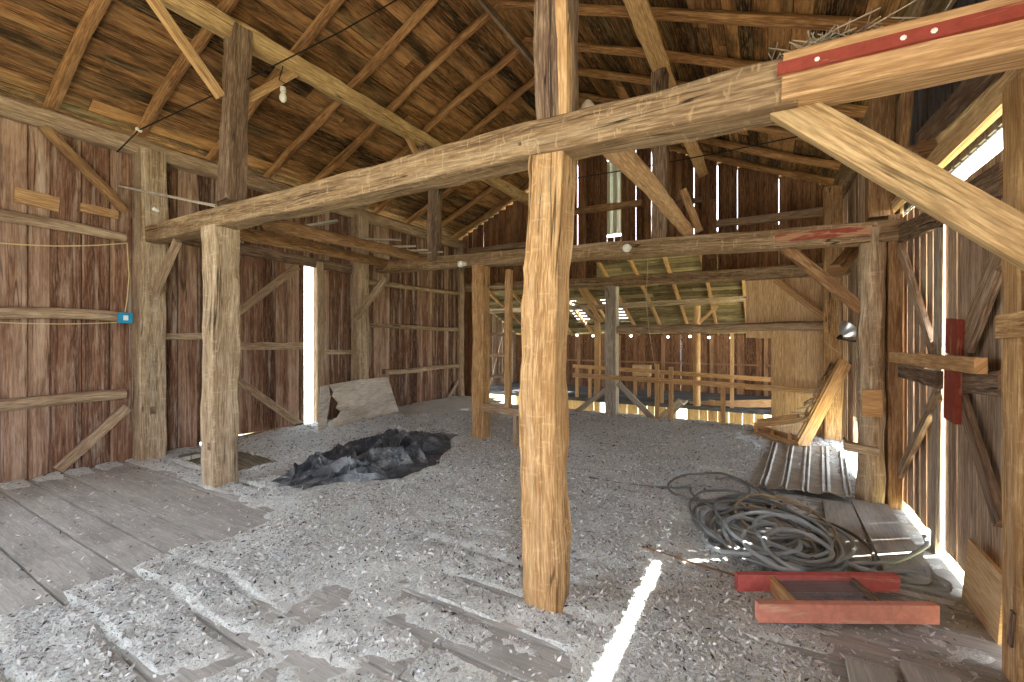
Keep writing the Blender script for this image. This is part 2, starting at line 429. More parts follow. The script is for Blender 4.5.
# walls
wl = MB()
gapL = lambda: rnd.choice((.006, .009, .012, .016))
GAP_Y0, GAP_Y1 = at(303, 340, PX(XL)).y, at(312.5, 340, PX(XL)).y
GY0, GY1 = min(GAP_Y0, GAP_Y1), max(GAP_Y0, GAP_Y1)
boards(wl, (XL - .012, -.6, 0), (0, 1, 0), (0, 0, 1), 3.05 + .6, lambda c: -.25, lambda c: 3.98, .15, .26, gapL, batten=.97, norm=(1, 0, 0))
boards(wl, (XL - .012, YB, 0), (0, 1, 0), (0, 0, 1), .3, lambda c: -.25, lambda c: 3.98, .15, .26, gapL, norm=(1, 0, 0))
boards(wl, (XL - .012, GY1 + .02, 0), (0, 1, 0), (0, 0, 1), YG + .1 - GY1, lambda c: -.25, lambda c: 3.98, .15, .24, gapL, batten=.93, norm=(1, 0, 0))
boards(wl, (XL - .012, 3.05, 0), (0, 1, 0), (0, 0, 1), GY1 + .02 - 3.05, lambda c: 2.84, lambda c: 3.98, .16, .24, gapL, batten=1., norm=(1, 0, 0))
struct(wl.build('wall_left', M['siding'], loc=(XL, 0, 0)))

wr = MB()
gapR = lambda: rnd.choice((.006, .009, .012, .012, .016, .024))
boards(wr, (XR + .012, -.3, 0), (0, 1, 0), (0, 0, 1), 2.78 + .3, lambda c: -.2, lambda c: 3.9, .14, .22, gapR, norm=(-1, 0, 0))
boards(wr, (XR + .012, 5.22, 0), (0, 1, 0), (0, 0, 1), YG + .1 - 5.22, lambda c: -.2, lambda c: 3.9, .14, .22, lambda: rnd.choice((.004, .006, .008, .02)), norm=(-1, 0, 0), skip=((.75, 2.45, -.3, .42),))
boards(wr, (XR + .012, YB, 0), (0, 1, 0), (0, 0, 1), .3, lambda c: -.2, lambda c: 3.9, .14, .22, .004, norm=(-1, 0, 0))
struct(wr.build('wall_right', M['siding_grey'], loc=(XR, 0, 0)))
wu = MB()   # corrugated siding above the double doors
yy = 2.6
while yy < 5.5:
    for (dx, w) in ((0, .075), (-.02, .055)):
        wu.plank((XR + .06 + dx, yy + w/2, 2.66), (XR + .06 + dx, yy + w/2, 3.92), (0, 1, 0), w + .035, .012, rnd.gauss(0, .2)); yy += w
struct(wu.build('wall_right_upper', M['darkmetal'], loc=(XR, 0, 2.66)))

rb_w = MB(); boards(rb_w, (XR + .03, YB, 0), (0, 1, 0), (0, 0, 1), YE0 - YB, lambda c: -2.7, lambda c: -.2, .2, .3, lambda: rnd.choice((.004, .01, .03)), norm=(-1, 0, 0))  # unseen lower wall, added to darken the level below
struct(rb_w.build('wall_shade_basement_doors', M['siding'], loc=(XR, 2, -2.7)))
wk = MB(); boards(wk, (XL - .1, YB - .02, 0), (1, 0, 0), (0, 0, 1), XR + .2 - XL, lambda c: -.2, lambda c: roof_z(XL - .1 + c) + .1, .16, .26, gapL, norm=(0, 1, 0), batten=.8)
struct(wk.build('wall_back', M['siding'], loc=(-3, YB, 0)))
wg = MB()
gapG = lambda: rnd.choice((.004, .006, .008, .01, .014, .02, .028))
def gapG2(): return gapG()
def gz(c): return roof_z(XL - .1 + c) + .1
xo = XL - .1
boards(wg, (xo, YG + .012, 0), (1, 0, 0), (0, 0, 1), XR + .1 - xo, lambda c: -.2, gz, .13, .21, gapG, norm=(0, -1, 0), batten=.55,
       skip=((-6.35 - xo, .3 - xo, -1, 2.72), (-3.15 - xo, -1.1 - xo, 2.6, 3.15), (-3.0 - xo, -2.54 - xo, 3.66, 5.3)))
struct(wg.build('wall_gable', M['gable'], loc=(-3, YG, 0)))

# roof boarding, both slopes; boards run the length of the barn
rb = MB()
for sgn in (-1, 1):
    s_ = 0.; L = 4.55
    cosr = 1/math.hypot(1, SL); sinr = SL*cosr
    while s_ < L:
        w = rnd.uniform(.14, .24); c = s_ + w/2
        x = RX + sgn*c*cosr; z = RZ - c*sinr + .145
        sd_ = (sgn*cosr, 0, -sinr); yb = YB
        while yb < YG + .3:
            ln = rnd.uniform(3.2, 6); ye = min(yb + ln, YG + .35)
            rb.plank((x, yb + .003, z + rnd.uniform(-.006, .006)), (x, ye - .003, z + rnd.uniform(-.006, .006)), sd_, w - rnd.choice((.003, .006, .01, .014)), .022, rnd.gauss(0, .25))
            yb = ye
        s_ += w
    # metal roofing on top keeps the daylight out
    x1 = RX + sgn*L*cosr
    rb.plank((RX + sgn*L/2*cosr, YB, RZ - L/2*sinr + .175), (RX + sgn*L/2*cosr, YG + .4, RZ - L/2*sinr + .175), (sgn*cosr, 0, -sinr), L + .05, .008, -.4)
struct(rb.build('ceiling', M['roof'], loc=(RX, 0, RZ)))

# ---------------------------------------------------------------- floor litter
def fbm(x, y, s, o=4):
    v = 0.; a = .5
    for i in range(o): v += a*mnoise.noise(V((x*s, y*s, 3.3 + i*7))); s *= 2.05; a *= .5
    return v
def sstep(a, b, x):
    t = min(1., max(0., (x - a)/(b - a))); return t*t*(3 - 2*t)
def cover(x, y):
    bare = sstep(-6.9, -6.2, x)*(1 - sstep(-3.75, -3.35, x))*(1 - sstep(2.0, 2.5, y))
    bare2 = (1 - sstep(1.7, 2.3, y))*sstep(-2.6, -2.2, x)*(.50 + .35*mnoise.noise(V((x*1.1, y*1.1, 50))))
    right = sstep(.05, .4, x)*(1 - sstep(5., 5.6, y))
    door = sstep(-5.9, -5.4, -abs(x + 5.7) - 4.9)*0
    b = max(bare, bare2, right*.72)
    wind = math.exp(-((x + 3.05 + .12*math.sin(y*3))/.28)**2)*(1 - sstep(2.4, 3.3, y))
    return .026*(1 - b) - .02*b + .045*wind + .03*sstep(2.6, 4.5, y)*(1 - sstep(-.6, .2, x)) + .05*sstep(6.4, 7.6, y)*(1 - sstep(7.7, 8.2, y))*sstep(-4., -2.5, x)*(1 - sstep(-.5, .2, x))
def crack(x, y):
    k = min(abs(y - c) for c in CRACKS)
    if k > .05: return 0.
    a = max(0, 1 - (k/.034)**2)*sstep(-.18, .12, mnoise.noise(V((x*.8, y*.7, 31))))
    return a*(1 - sstep(2.2, 3.0, y))
def chz(x, y):
    return -.055*crack(x, y)*(1 - .7*sstep(.03, .06, cover(x, y))) + cover(x, y) + .026*fbm(x, y, 2.2) + .032*fbm(x, y, 7, 4) - .004
def in_hole(x, y):
    return (HX0 - .03 < x < HX1 + .03 and HY0 - .03 < y < HY1 + .03) or (y > STAIR - .05 and x > -5.65)
nx, ny = 330, 400
xs = np.linspace(XL + .02, XR - .06, nx); ys = np.linspace(YB + .1, YG - .02, ny)
cm = MB(); zs = [[chz(x, y) for y in ys] for x in xs]
idx = {}
for i in range(nx - 1):
    for j in range(ny - 1):
        if in_hole((xs[i] + xs[i+1])/2, (ys[j] + ys[j+1])/2): continue
        if max(zs[i][j], zs[i+1][j], zs[i][j+1], zs[i+1][j+1]) < -.004: continue
        q = []
        for (a, b) in ((i, j), (i+1, j), (i+1, j+1), (i, j+1)):
            if (a, b) not in idx:
                idx[(a, b)] = len(cm.v); cm.v.append((xs[a], ys[b], zs[a][b])); cm.t.append(0.)
            q.append(idx[(a, b)])
        cm.f.append(q); cm.uv += [(0, 0)]*4; cm.sm.append(True)
tag(cm.build('chaff', M['chaff'], loc=(0, 0, 0)), 'layer of grey chaff and dust spread over the loft floor', 'chaff', kind='stuff')
fl = MB(); nr = np.random.RandomState(5); cnt = 0
while cnt < 130000:
    d = .9 + 7.5*nr.rand()**1.7; a = (nr.rand() - .5)*2.5
    x, y = -SN*d + CS*d*a, CS*d + SN*d*a
    if not (XL + .05 < x < XR - .1 and YB + .1 < y < 8.4) or in_hole(x, y): continue
    cv = cover(x, y)
    if nr.rand() > (.06 if chz(x, y) < .002 else .38 + 5*max(cv, 0))*(.35 + 1.6*max(0, fbm(x, y, 3.1, 3) + .28)): continue
    z = max(chz(x, y), 0.) + .002
    s_ = (.0022 + .0062*nr.rand()**3)*(1 + .16*d)
    nrm = V((nr.randn()*.5, nr.randn()*.5, 1)).normalized(); t1 = nrm.orthogonal().normalized(); t1.rotate(Matrix.Rotation(nr.rand()*6.28, 3, nrm)); t2 = nrm.cross(t1)
    el = 1 + 1.6*nr.rand(); p = V((x, y, z + s_*.3))
    fl.add([p - t1*s_*el, p - t2*s_*.7, p + t1*s_*el, p + t2*s_*.7], [[0, 1, 2, 3]], [[(0, 0)]*4], min(1, max(0, .5 + .28*nr.randn())), False); cnt += 1
tag(fl.build('chaff_flakes', M['flake'], loc=(0, 0, 0)), 'loose pale and dark flakes of chaff scattered over the floor', 'chaff', kind='stuff')

# ---------------------------------------------------------------- bent nearest the camera
def b1y(x): return 2.2 - .037*x
def b2y(x): return 5.14 - .06*x
def b3y(x): return 8.05 - .06*x
o = T('tie_beam', [(-6.98, b1y(-6.98), 2.79), (-4.7, b1y(-4.7), 2.73), (-3.4, b1y(-3.4), 2.675), (-1.07, b1y(-1.07), 2.615), (.12, b1y(.12), 2.555)], .20, .19, 'beam',
      'long hewn tie beam crossing overhead on the knotty centre post', 'beam', rough=.007, wander=.006)
pegs(o, [(-1.2, b1y(-1.2) - .098, 2.60)], (0, -1, 0), .01, .008)
o = T('tie_beam', [(.06, b1y(.1) - .055, 2.56), (1.14, b1y(1.1) - .055, 2.51)], .16, .185, 'new',
      'short pale spliced beam end carrying a red painted strip', 'beam', rough=.004, wander=.002)
part(MB().plank((.04, b1y(.1) - .145, 2.58), (1.12, b1y(1.1) - .145, 2.535), (0, 0, 1), .048, .022).build('painted_strip', M['redpaint'], o), 'red painted strip with bird droppings')
for k in range(3):
    x = (.17, .42, .50)[k]
    MB().lathe((x, b1y(x) - .156, (2.575, 2.565, 2.56)[k]), (0, -1, 0), [(0, .011), (.003, .008), (.005, .0)], 7).build('dropping', M['white'], o)

o = T('post', [(-1.07, 2.24, -.02), (-1.085, 2.245, 1.3), (-1.045, 2.25, 2.53)], .205, .20, 'tan',
      'knotty tan hewn post standing nearest in the middle of the floor', 'post', up=(0, -1, 0), rough=.012, wander=.014, step=.07)
o = T('post', [(-4.90, 2.39, -.02), (-4.88, 2.385, 2.65)], .25, .25, 'hewn', 'grey tan hewn post beside the floor hatch', 'post', up=(0, -1, 0), rough=.012, step=.09)
part(MB().box((-4.84, 2.257, .42), .025, .006, .035).build('mortise', M['oldpost'], o))
o = T('post', [(-6.68, 2.44, -.02), (-6.68, 2.44, 3.84)], .27, .27, 'hewn', 'tall hewn wall post that carries the blue electrical box', 'post', up=(0, -1, 0), rough=.008, step=.11)
part(MB().box((-6.538, 2.42, .62), .006, .03, .045).build('mortise', M['oldpost'], o))
T('post', [(1.0, b1y(1), -.02), (1.0, b1y(1), 3.8)], .22, .22, 'tan', 'hewn wall post under the red striped beam end', 'post', up=(0, -1, 0))
T('purlin_post', [at(231, 203, B1()), at(239, 30, PX(-4.78))], .19, .19, 'oldpost', 'weathered upright standing on the near tie beam above the hatch post', 'post', up=(0, -1, 0), rough=.010, step=.09)
T('purlin_post', [(-1.03, 2.27, 2.70), (-1.03, 2.27, 4.56)], .19, .19, 'oldpost', 'dark two toned upright rising above the knotty centre post', 'post', up=(0, -1, 0), rough=.009, step=.09)
part(MB().timber([(-.945, 2.20, 2.71), (-.945, 2.20, 4.53)], .05, .06, (0, -1, 0)).build('pale_edge', M['new'], bpy.data.objects['purlin_post.001']), 'pale edge strip')  # narrow paler strip along one edge of the upright
# braces
PK('brace', at(782, 104, B1(.0)), V((1.0, b1y(1), 1.60)), (0, 0, 1), .125, .06, 'beam2', 'wide pale plank brace under the red striped beam end', 'brace')
PK('brace', at(178, 240, B1()), at(150, 306, B1()), (0, 0, 1), .09, .06, 'girt', 'short brace between the blue box post and near tie beam', 'brace')
PK('brace', at(43, 126, PX(-6.70)), at(125, 210, PX(-6.70)), (0, 0, 1), .10, .05, 'pole', 'brace from the log wall plate down to the blue box post', 'brace')
PK('brace', at(58, 470, PX(-6.75)), at(127, 407, PX(-6.75)), (0, 0, 1), .11, .05, 'girt', 'low brace from the floor up to the blue box post', 'brace')

# ---------------------------------------------------------------- purlins, plates, rafters
T('wall_plate', [(-6.74, YB, 3.90), (-6.74, 5, 3.88), (-6.74, YG, 3.90)], .22, .21, 'girt', 'log wall plate along the wall with the plywood sheet', 'beam', rough=.012, wander=.02, ch=.25)
T('wall_plate', [(1.0, YB, 3.82), (1.0, YG, 3.82)], .20, .20, 'beam', 'wall plate above the sunlit double doors', 'beam', rough=.010)
T('purlin', [(-4.80, YB, 4.69), (-4.80, 3.6, 4.71), (-4.80, YG, 4.74)], .20, .20, 'beam2', 'hewn purlin under the roof slope above the tarp', 'beam', rough=.008, up=(.38, 0, 1))
T('purlin', [(-1.05, YB, 4.68), (-1.05, 3.6, 4.66), (-1.06, YG, 4.70)], .19, .19, 'new', 'pale hewn purlin under the roof slope nearest the sunlit doors', 'beam', rough=.010, up=(-.38, 0, 1), ch=.1)
RY = [.80, 1.60, 2.39, 3.20, 4.0, 4.70, 5.48, 6.20, 7.08, 7.96, 8.75]
nth = ['eleventh', 'tenth', 'ninth', 'eighth', 'seventh', 'sixth', 'fifth', 'fourth', 'third', 'second', 'first']
for i, yy in enumerate(RY):
    for sgn in (-1, 1):
        ex = -6.86 if sgn < 0 else 1.12
        r = rnd.uniform(.055, .066)
        jy = rnd.uniform(-.03, .03)
        a = (RX - sgn*.02, yy, RZ + .062); b = (ex, yy + jy, roof_z(ex) + .062)
        T('rafter', [b, a], r*2, r*2, 'rafter', '%s log rafter from the gable on the roof slope %s' % (nth[i], 'above the tarp' if sgn < 0 else 'above the sunlit doors'),
          'rafter', group='log rafters', rnd_=True, taper=.86, rough=.006, wander=.02, n=9, step=.18)
T('hay_track', [(RX, 1.5, RZ - .16), (RX, YG, RZ - .16)], .05, .09, 'oldpost', 'dark hay carrier track hung along the ridge', 'rail', rough=.002, wander=.004)
for (p, q, m, lb) in (((150, -4), (221, 97), 'new', 'pale brace from the purlin above the tarp to its near upright'),
                   ((240, 103), (307, 66), 'new', 'brace leaning away from the near upright up to the purlin')):
    PK('brace', at(p[0], p[1], PX(-4.8)), at(q[0], q[1], PX(-4.8)), (0, 0, 1), .085, .06, m, lb, 'brace')
PK('brace', at(403, 128, PX(-4.8)), at(420, 160, PX(-4.8)), (0, 0, 1), .085, .06, 'new', 'small pale brace up to the purlin from the middle bent', 'brace')
# ---------------------------------------------------------------- middle bent
L2 = at(380, 268, B2(.18)); R2 = at(868, 234, B2()); M2 = at(600, 252, B2()); K2 = at(481, 260, B2())
o = T('tie_beam', [L2, K2, M2, R2, R2 + V((.24, 0, 0))], .20, .185, 'beam', 'tie beam across the middle of the barn ending in faded red paint', 'beam', rough=.007, wander=.005)
q = at(822, 232, B2(-.104))
part(MB().plank(at(775, 238, B2(-.106)), at(872, 230, B2(-.106)), (0, 0, 1), .085, .008).build('painted_patch', M['redfade'], o), 'faded red paint')
T('post', [(-6.67, 5.70, -.02), (-6.67, 5.70, 3.82)], .24, .24, 'hewn', 'hewn wall post behind the leaning plywood sheet', 'post', up=(0, -1, 0))
o = T('post', [V((K2.x, K2.y, -.02)), V((K2.x, K2.y, K2.z - .08))], .20, .20, 'tan', 'hewn post with ladder rungs beneath the middle tie beam', 'post', up=(0, -1, 0), rough=.006)
T('purlin_post', [at(434, 262, B2()), at(436, 170, B2()), (-4.80, at(436, 262, B2()).y, 4.62)], .17, .17, 'oldpost', 'dark upright standing on the middle tie beam over the tarp', 'post', up=(0, -1, 0))
T('purlin_post', [(-1.06, b2y(-1.06), at(660, 243, B2()).z), (-1.06, b2y(-1.06), 4.57)], .17, .17, 'oldpost', 'dark upright standing on the middle tie beam near the hanging bulb', 'post', up=(0, -1, 0))
PK('brace', at(683, 190, B2()), at(700, 232, B2()), (0, 0, 1), .08, .05, 'pole', 'short brown brace at the foot of the far dark upright', 'brace')
PK('brace', at(386, 278, B2(.15)), at(356, 318, PX(-6.56)), (0, 0, 1), .10, .07, 'girt', 'pale brace beneath the middle tie beam near the plywood sheet', 'brace')
PK('brace', at(782, 245, B2()), at(862, 310, B2()), (0, 0, 1), .10, .07, 'pole', 'brace beneath the faded red end of the middle tie beam', 'brace')
o = T('post', [(.82, 5.08, -.02), (.83, 5.09, 1.3), (.84, 5.09, 2.50)], .20, .21, 'hewn', 'barked round post under the faded red beam end', 'post', up=(0, -1, 0), rnd_=True, rough=.014, wander=.012, step=.07)
part(MB().box((.815, 4.967, .93), .07, .015, .12).build('patch_board', M['orange'], o), 'tan patch board')
part(MB().plank((.62, 5.0, .52), (.86, 5.0, .50), (0, 0, 1), .07, .12).build('bracket', M['hewn'], o))
T('post', [(.985, 5.10, -.02), (.985, 5.10, 2.60)], .10, .16, 'pole', 'squared tan door post beside the barked round post', 'post', up=(0, -1, 0), rough=.003, wander=.004)
T('post', [(.90, 5.14, 2.60), (.92, 5.16, 3.78)], .18, .18, 'pole', 'post above the faded red beam end reaching the wall plate', 'post', up=(0, -1, 0), rough=.007)
# joist from near to middle bent and the poles on the other side
T('joist', [at(606, 138, B1(.06)), at(688, 232, B2())], .13, .13, 'new', 'pale round joist from near beam down to the middle tie beam', 'beam', rnd_=True, rough=.008, wander=.01)
T('pole', [at(266, 223, B1(.3)), at(425, 258, B2(.0))], .15, .15, 'pole', 'upper of two poles bridging the tie beams above the tarp', 'pole', rnd_=True, rough=.007, wander=.02, group='poles between tie beams')
T('pole', [at(238, 233, B1(.3)), at(390, 264, B2(.22))], .15, .15, 'pole', 'lower of two poles bridging the tie beams above the tarp', 'pole', rnd_=True, rough=.007, wander=.02, group='poles between tie beams')
for k, (a, b, off, dep, w) in enumerate((((352, 239), (401, 240), 0, 6.9, .13), ((385, 247), (416, 246), 0, 6.5, .11), ((372, 252), (428, 250), 0, 6.7, .12), ((308, 226), (338, 221), 0, 5.9, .13), ((400, 254), (443, 252), 0, 6.9, .10))):
    PK('board', at(a[0], a[1], PD(dep)), at(b[0], b[1], PD(dep + .1)), (SN*-1, CS, .15), w, .025, 'grey',
       ['weathered grey board lying topmost on the poles by the wall', 'short grey board end on the poles above the plywood', 'long grey board lying across both poles', 'grey board end poking out just under the near beam', 'thin grey lath on the poles beside the dark upright'][k], 'board', 'boards on the poles')

# ---------------------------------------------------------------- wall with the plywood sheet: girts, door
def girt(p, q, d, lb, mat='girt', plane=PX(-6.74), rnd_=True):
    return T('girt', [at(p[0], p[1], plane), at(q[0], q[1], plane)], d, d, mat, lb, 'girt', rnd_=rnd_, rough=.008, wander=.015)
girt((-60, 206), (125, 238), .12, 'top log girt ending at the blue box post')
girt((-60, 311), (122, 317), .12, 'middle log girt ending at the blue box')
girt((-60, 411), (125, 394), .12, 'lowest log girt ending at the blue box post')
PK('board', at(14, 194, PX(-6.79)), at(59, 205, PX(-6.79)), (0, 0, 1), .16, .025, 'new', 'pale short board nailed high near the log plate', 'board', tone=-.15)
PK('board', at(80, 207, PX(-6.79)), at(118, 215, PX(-6.79)), (0, 0, 1), .10, .025, 'new', 'pale narrow board with a knot beside the top girt', 'board', tone=-.2)
PK('girt', at(150, 337, PX(-6.78)), at(210, 336, PX(-6.78)), (0, 0, 1), .09, .04, 'girt', 'short plank girt between blue box post and hatch post', 'girt')
girt((364, 282), (464, 294), .10, 'top girt on the far wall past the plywood')
girt((364, 325), (464, 330), .09, 'middle girt on the far wall past the plywood')
girt((384, 372), (464, 366), .09, 'lowest girt on the far wall past the plywood', rnd_=False)
PK('brace', at(446, 402, PX(-6.74)), at(463, 373, PX(-6.74)), (0, 0, 1), .09, .05, 'girt', 'low brace at the far corner of the wall', 'brace')
PK('girt', at(314, 352, PX(-6.78)), at(350, 352, PX(-6.78)), (0, 0, 1), .08, .04, 'girt', 'short girt between the bright door gap and wall post', 'girt')
T('post', [(-6.72, YG - .12, -.02), (-6.72, YG - .12, 3.85)], .2, .2, 'girt', 'corner post where wall and gable meet', 'post', up=(0, -1, 0), rnd_=True)
T('post', [(-6.74, GY1 + .06, -.02), (-6.74, GY1 + .06, 2.84)], .11, .12, 'girt', 'narrow door post beside the bright gap', 'post', up=(0, -1, 0), rough=.003)
# door leaf with Z bracing
dl = MB(); boards(dl, (XL - .02, 3.07, 0), (0, 1, 0), (0, 0, 1), GY0 - 3.07, lambda c: .06, lambda c: 2.82, .14, .22, lambda: rnd.choice((.003, .005, .006, .011)), norm=(1, 0, 0), batten=.75)
d1 = struct(dl.build('door_1', M['siding'], loc=(XL, 3.9, .06)))
dx = PX(XL + .015)
for nm, p, q in (('brace', (238, 312), (298, 266)), ('brace', (238, 381), (302, 426)), ('rail', (238, 346), (303, 346)), ('rail', (238, 440), (303, 426))):
    part(MB().plank(at(p[0], p[1], dx), at(q[0], q[1], dx), (0, 0, 1), .12, .028).build(nm, M['girt'], d1))
PK('trim_header', (XL + .06, 2.6, 2.86), (XL + .06, 5.7, 2.80), (0, 0, 1), .16, .06, 'oldpost', None, None)
bpy.data.objects['trim_header']['kind'] = 'structure'; bpy.data.objects['trim_header'].name = 'trim_1'

# ---------------------------------------------------------------- sunlit double doors
DX = XR + .0
def door_leaf(name, y0, y1, ztop, gaps=(.008, .012, .016, .02, .03)):
    mb = MB(); boards(mb, (DX + .02, y0, 0), (0, 1, 0), (0, 0, 1), y1 - y0, lambda c: .05, lambda c: ztop, .12, .19, lambda: rnd.choice(gaps), norm=(-1, 0, 0))
    return struct(mb.build(name, M['siding_grey'], loc=(DX, (y0+y1)/2, .05)))
YC = at(947, 400, PX(1.09)).y
d2 = door_leaf('door_2', YC + .05, 5.2, 2.60)
d3 = door_leaf('door_3', 2.85, YC - .05, 2.49, (.004, .005, .012, .02))
px1 = PX(1.02)
for d_, nm, p, q, w, m in ((d2, 'brace', (899, 242), (934, 352), .085, 'siding_grey'), (d2, 'brace', (938, 394), (893, 488), .085, 'girt'),
                      (d2, 'rail', (888, 240), (940, 216), .15, 'oldpost'), (d2, 'rail', (886, 497), (944, 580), .13, 'pole'), (d2, 'rail', (886, 366), (940, 380), .12, 'oldpost'),
                      (d3, 'brace', (1000, 252), (962, 346), .085, 'girt'), (d3, 'brace', (1000, 268), (969, 350), .05, 'siding_grey'), (d3, 'brace', (962, 398), (1001, 524), .085, 'oldpost'),
                      (d3, 'rail', (953, 208), (1004, 178), .17, 'oldpost'), (d3, 'rail', (953, 380), (1003, 384), .13, 'oldpost'), (d3, 'rail', (953, 600), (985, 660), .12, 'pole')):
    part(MB().plank(at(p[0], p[1], px1), at(q[0], q[1], px1), (0, 0, 1), w, .035).build(nm, M[m], d_))
PK('door_bar', at(884, 356, PX(.965)), at(981, 366, PX(.965)), (0, 0, 1), .085, .05, 'orange', 'tan lumber bar laid across the sunlit double doors', 'bar')
rp = PX(.945)
PK('board', at(955, 319, PX(.985)), at(954, 354, PX(.985)), (0, 1, 0), .19, .03, 'redpaint', 'red painted block above the door bar', 'board')
PK('board', at(953, 371, PX(.985)), at(952, 421, PX(.985)), (0, 1, 0), .19, .03, 'redpaint', 'red painted block below the door bar', 'board')
PK('board', at(939, 222, PX(1.03)), at(934, 600, PX(1.03)), (0, 1, 0), .10, .02, 'grey', 'pale upright board along the bright gap of the doors', 'board')
# header timbers above the doors
PK('door_header', at(1040, 58, PX(.99)), at(875, 222, PX(.99)), (0, 0, 1), .13, .05, 'panel', 'pale plank above the bright slot over the double doors', 'board')
T('pole', [at(1040, 28, PX(1.0)), at(928, 140, PX(1.0))], .13, .12, 'oldpost', 'dark old timber lying above the pale door plank', 'pole', rough=.008, wander=.006)
for k, (x, y, r) in enumerate(((914, 152, .055), (926, 146, .055), (918, 161, .045))):
    p = at(x, y, PX(.93))
    T('fence_post', [p, p + V((.05, .9, .0))], r*2, r*2, 'pole', ['leftmost of three stored log ends above the door plank', 'topmost of three stored log ends above the door plank', 'lowest of three stored log ends above the door plank'][k], 'log', group='stored log ends', rnd_=True, rough=.004, wander=.004)
PK('brace', (.95, 4.35, 3.80), (.95, 4.75, 2.70), (0, 1, 0), .11, .06, 'pole', 'slanting stud against the dark siding above the door plank', 'brace')
# near door jamb, its girt, plywood
o = T('post', [(1.0, 2.74, -.03), (1.0, 2.74, 2.62)], .17, .16, 'tan', 'tan door post with a hooked notch beside the leaning plywood', 'post', up=(-1, 0, 0), rough=.004, wander=.004)
part(MB().plank(at(1013, 612, PX(.914)), at(1010, 645, PX(.914)), (0, 1, 0), .03, .01).build('notch', M['oldpost'], o))
PK('girt', (.90, 1.9, 1.585), at(1003, 327, PX(.90)), (0, 0, 1), .10, .05, 'tan', 'short girt end meeting the notched door post', 'girt')
pw = MB(); P = [at(968, 538, PX(.985)), at(1003, 577, PX(.985)), at(994, 690, PX(.985)), at(959, 622, PX(.985))]
def slab(mb, P, n, t, tone=0.):
    P = [V(p) for p in P]; n = V(n).normalized()*t; m = len(P); vs = P + [p + n for p in P]
    fs = [list(range(m)), [m + i for i in range(m)][::-1]] + [[i, m + i, m + (i+1) % m, (i+1) % m] for i in range(m)]
    ax = (P[1] - P[0]).normalized(); ay = n.normalized().cross(ax); o0 = rnd.uniform(0, 50)
    uvf = lambda v: ((v - P[0]).dot(ax) + o0, (v - P[0]).dot(ay) + (v - P[0]).dot(n.normalized()))
    mb.add(vs, fs, [[uvf(V(vs[i])) for i in f_] for f_ in fs], tone, False)
slab(pw, P, (1, 0, 0), .018)
tag(pw.build('plywood_sheet', M['plynew']), 'tan plywood offcut leaning on the foot of the double doors', 'plywood')

# ---------------------------------------------------------------- far bent, gable timbers
L3 = at(468, 288, B3(.1)); C3 = at(612, 282, B3()); R3 = at(860, 268, B3())
T('tie_beam', [L3, C3, R3 + V((.1, 0, 0))], .20, .18, 'beam', 'tie beam of the far bent above the stair railing', 'beam', rough=.006, wander=.006)
T('post', [V((C3.x, C3.y, -.02)), V((C3.x, C3.y, C3.z - .08))], .22, .20, 'grey', 'silvered post of the far bent standing at the railing', 'post', up=(0, -1, 0), rough=.005)
T('post', [(.85, 7.98, -.02), (.85, 7.98, 3.74)], .22, .22, 'tan', 'post at the far end beside the tan plank panel', 'post', up=(0, -1, 0), rough=.006)
T('girt', [at(616, 330, B3()), at(826, 326, B3())], .16, .15, 'girt', 'rough log girt across the far bent below the lean-to roof', 'girt', rnd_=True, rough=.014, wander=.014)
PK('brace', at(775, 280, B3(-.02)), at(829, 321, B3(-.02)), (0, 0, 1), .08, .06, 'new', 'pale brace in front of the tan plank panel', 'brace')
PK('brace', at(608, 388, B3(-.05)), at(574, 414, B3(-.05)), (0, 0, 1), .10, .04, 'grey', 'grey brace from the silvered post down toward the floor edge', 'brace')
PK('brace', at(618, 383, B3(-.05)), at(655, 421, B3(-.05)), (0, 0, 1), .10, .04, 'grey', 'grey brace from the silvered post toward the railing uprights', 'brace')
tp = MB(); a = at(746, 300, B3(.12)); b = at(828, 300, B3(.12)); ln = (b - a); ln.z = 0; lg = ln.length; ln.normalize()
boards(tp, (a.x, a.y, 0), ln, (0, 0, 1), lg, lambda c: 1.52 if c < .28 else -.02, lambda c: 2.46, .13, .19, .003, norm=(0, -1, 0))
tag(tp.build('plank_panel', M['panel']), 'tan plank panel at the far end beside the opening', 'panel')
# railing
q0, q1 = at(573, 375, B3(-.12)), at(745, 386, B3(-.12))
PK('railing', q0, q1, (0, 0, 1), .085, .04, 'orange', 'near lumber rail running across the silvered post', 'railing')
PK('railing', at(745, 386.5, B3(-.12)), at(818, 391, B3(.06)), (0, 0, 1), .085, .04, 'new', 'pale rail nailed across the tan plank panel', 'railing')
for k, (x, t0) in enumerate(((657, 364), (671, 367), (723, 382))):
    p = at(x, t0, B3(-.08)); PK('rail_post', V((p.x, p.y, -.02)), p, (1, 0, 0), .07, .05, 'new', ['taller of two close railing uprights past the silvered post', 'second of two close railing uprights past the silvered post', 'short railing upright standing alone near the tan panel'][k], 'railing post', 'railing uprights')
T('girt', [at(572, 212, PY(YG - .08)), at(642, 203, PY(YG - .08))], .13, .12, 'pole', 'gable girt crossing the white metal panel', 'girt', rough=.008)
T('girt', [at(714, 224, PY(YG - .08)), at(832, 210, PY(YG - .08))], .13, .12, 'girt', 'pale gable girt near the roof slope over the doors', 'girt', rough=.008)
T('girt', [at(470, 251, PY(YG - .08)), at(531, 244, PY(YG - .08))], .13, .12, 'girt', 'gable girt at the corner above the ladder', 'girt', rough=.008)
T('girt', [at(672, 204, PY(YG - .08)), at(702, 200, PY(YG - .08))], .10, .10, 'oldpost', 'dark gable girt behind the far purlin brace', 'girt', rough=.006)
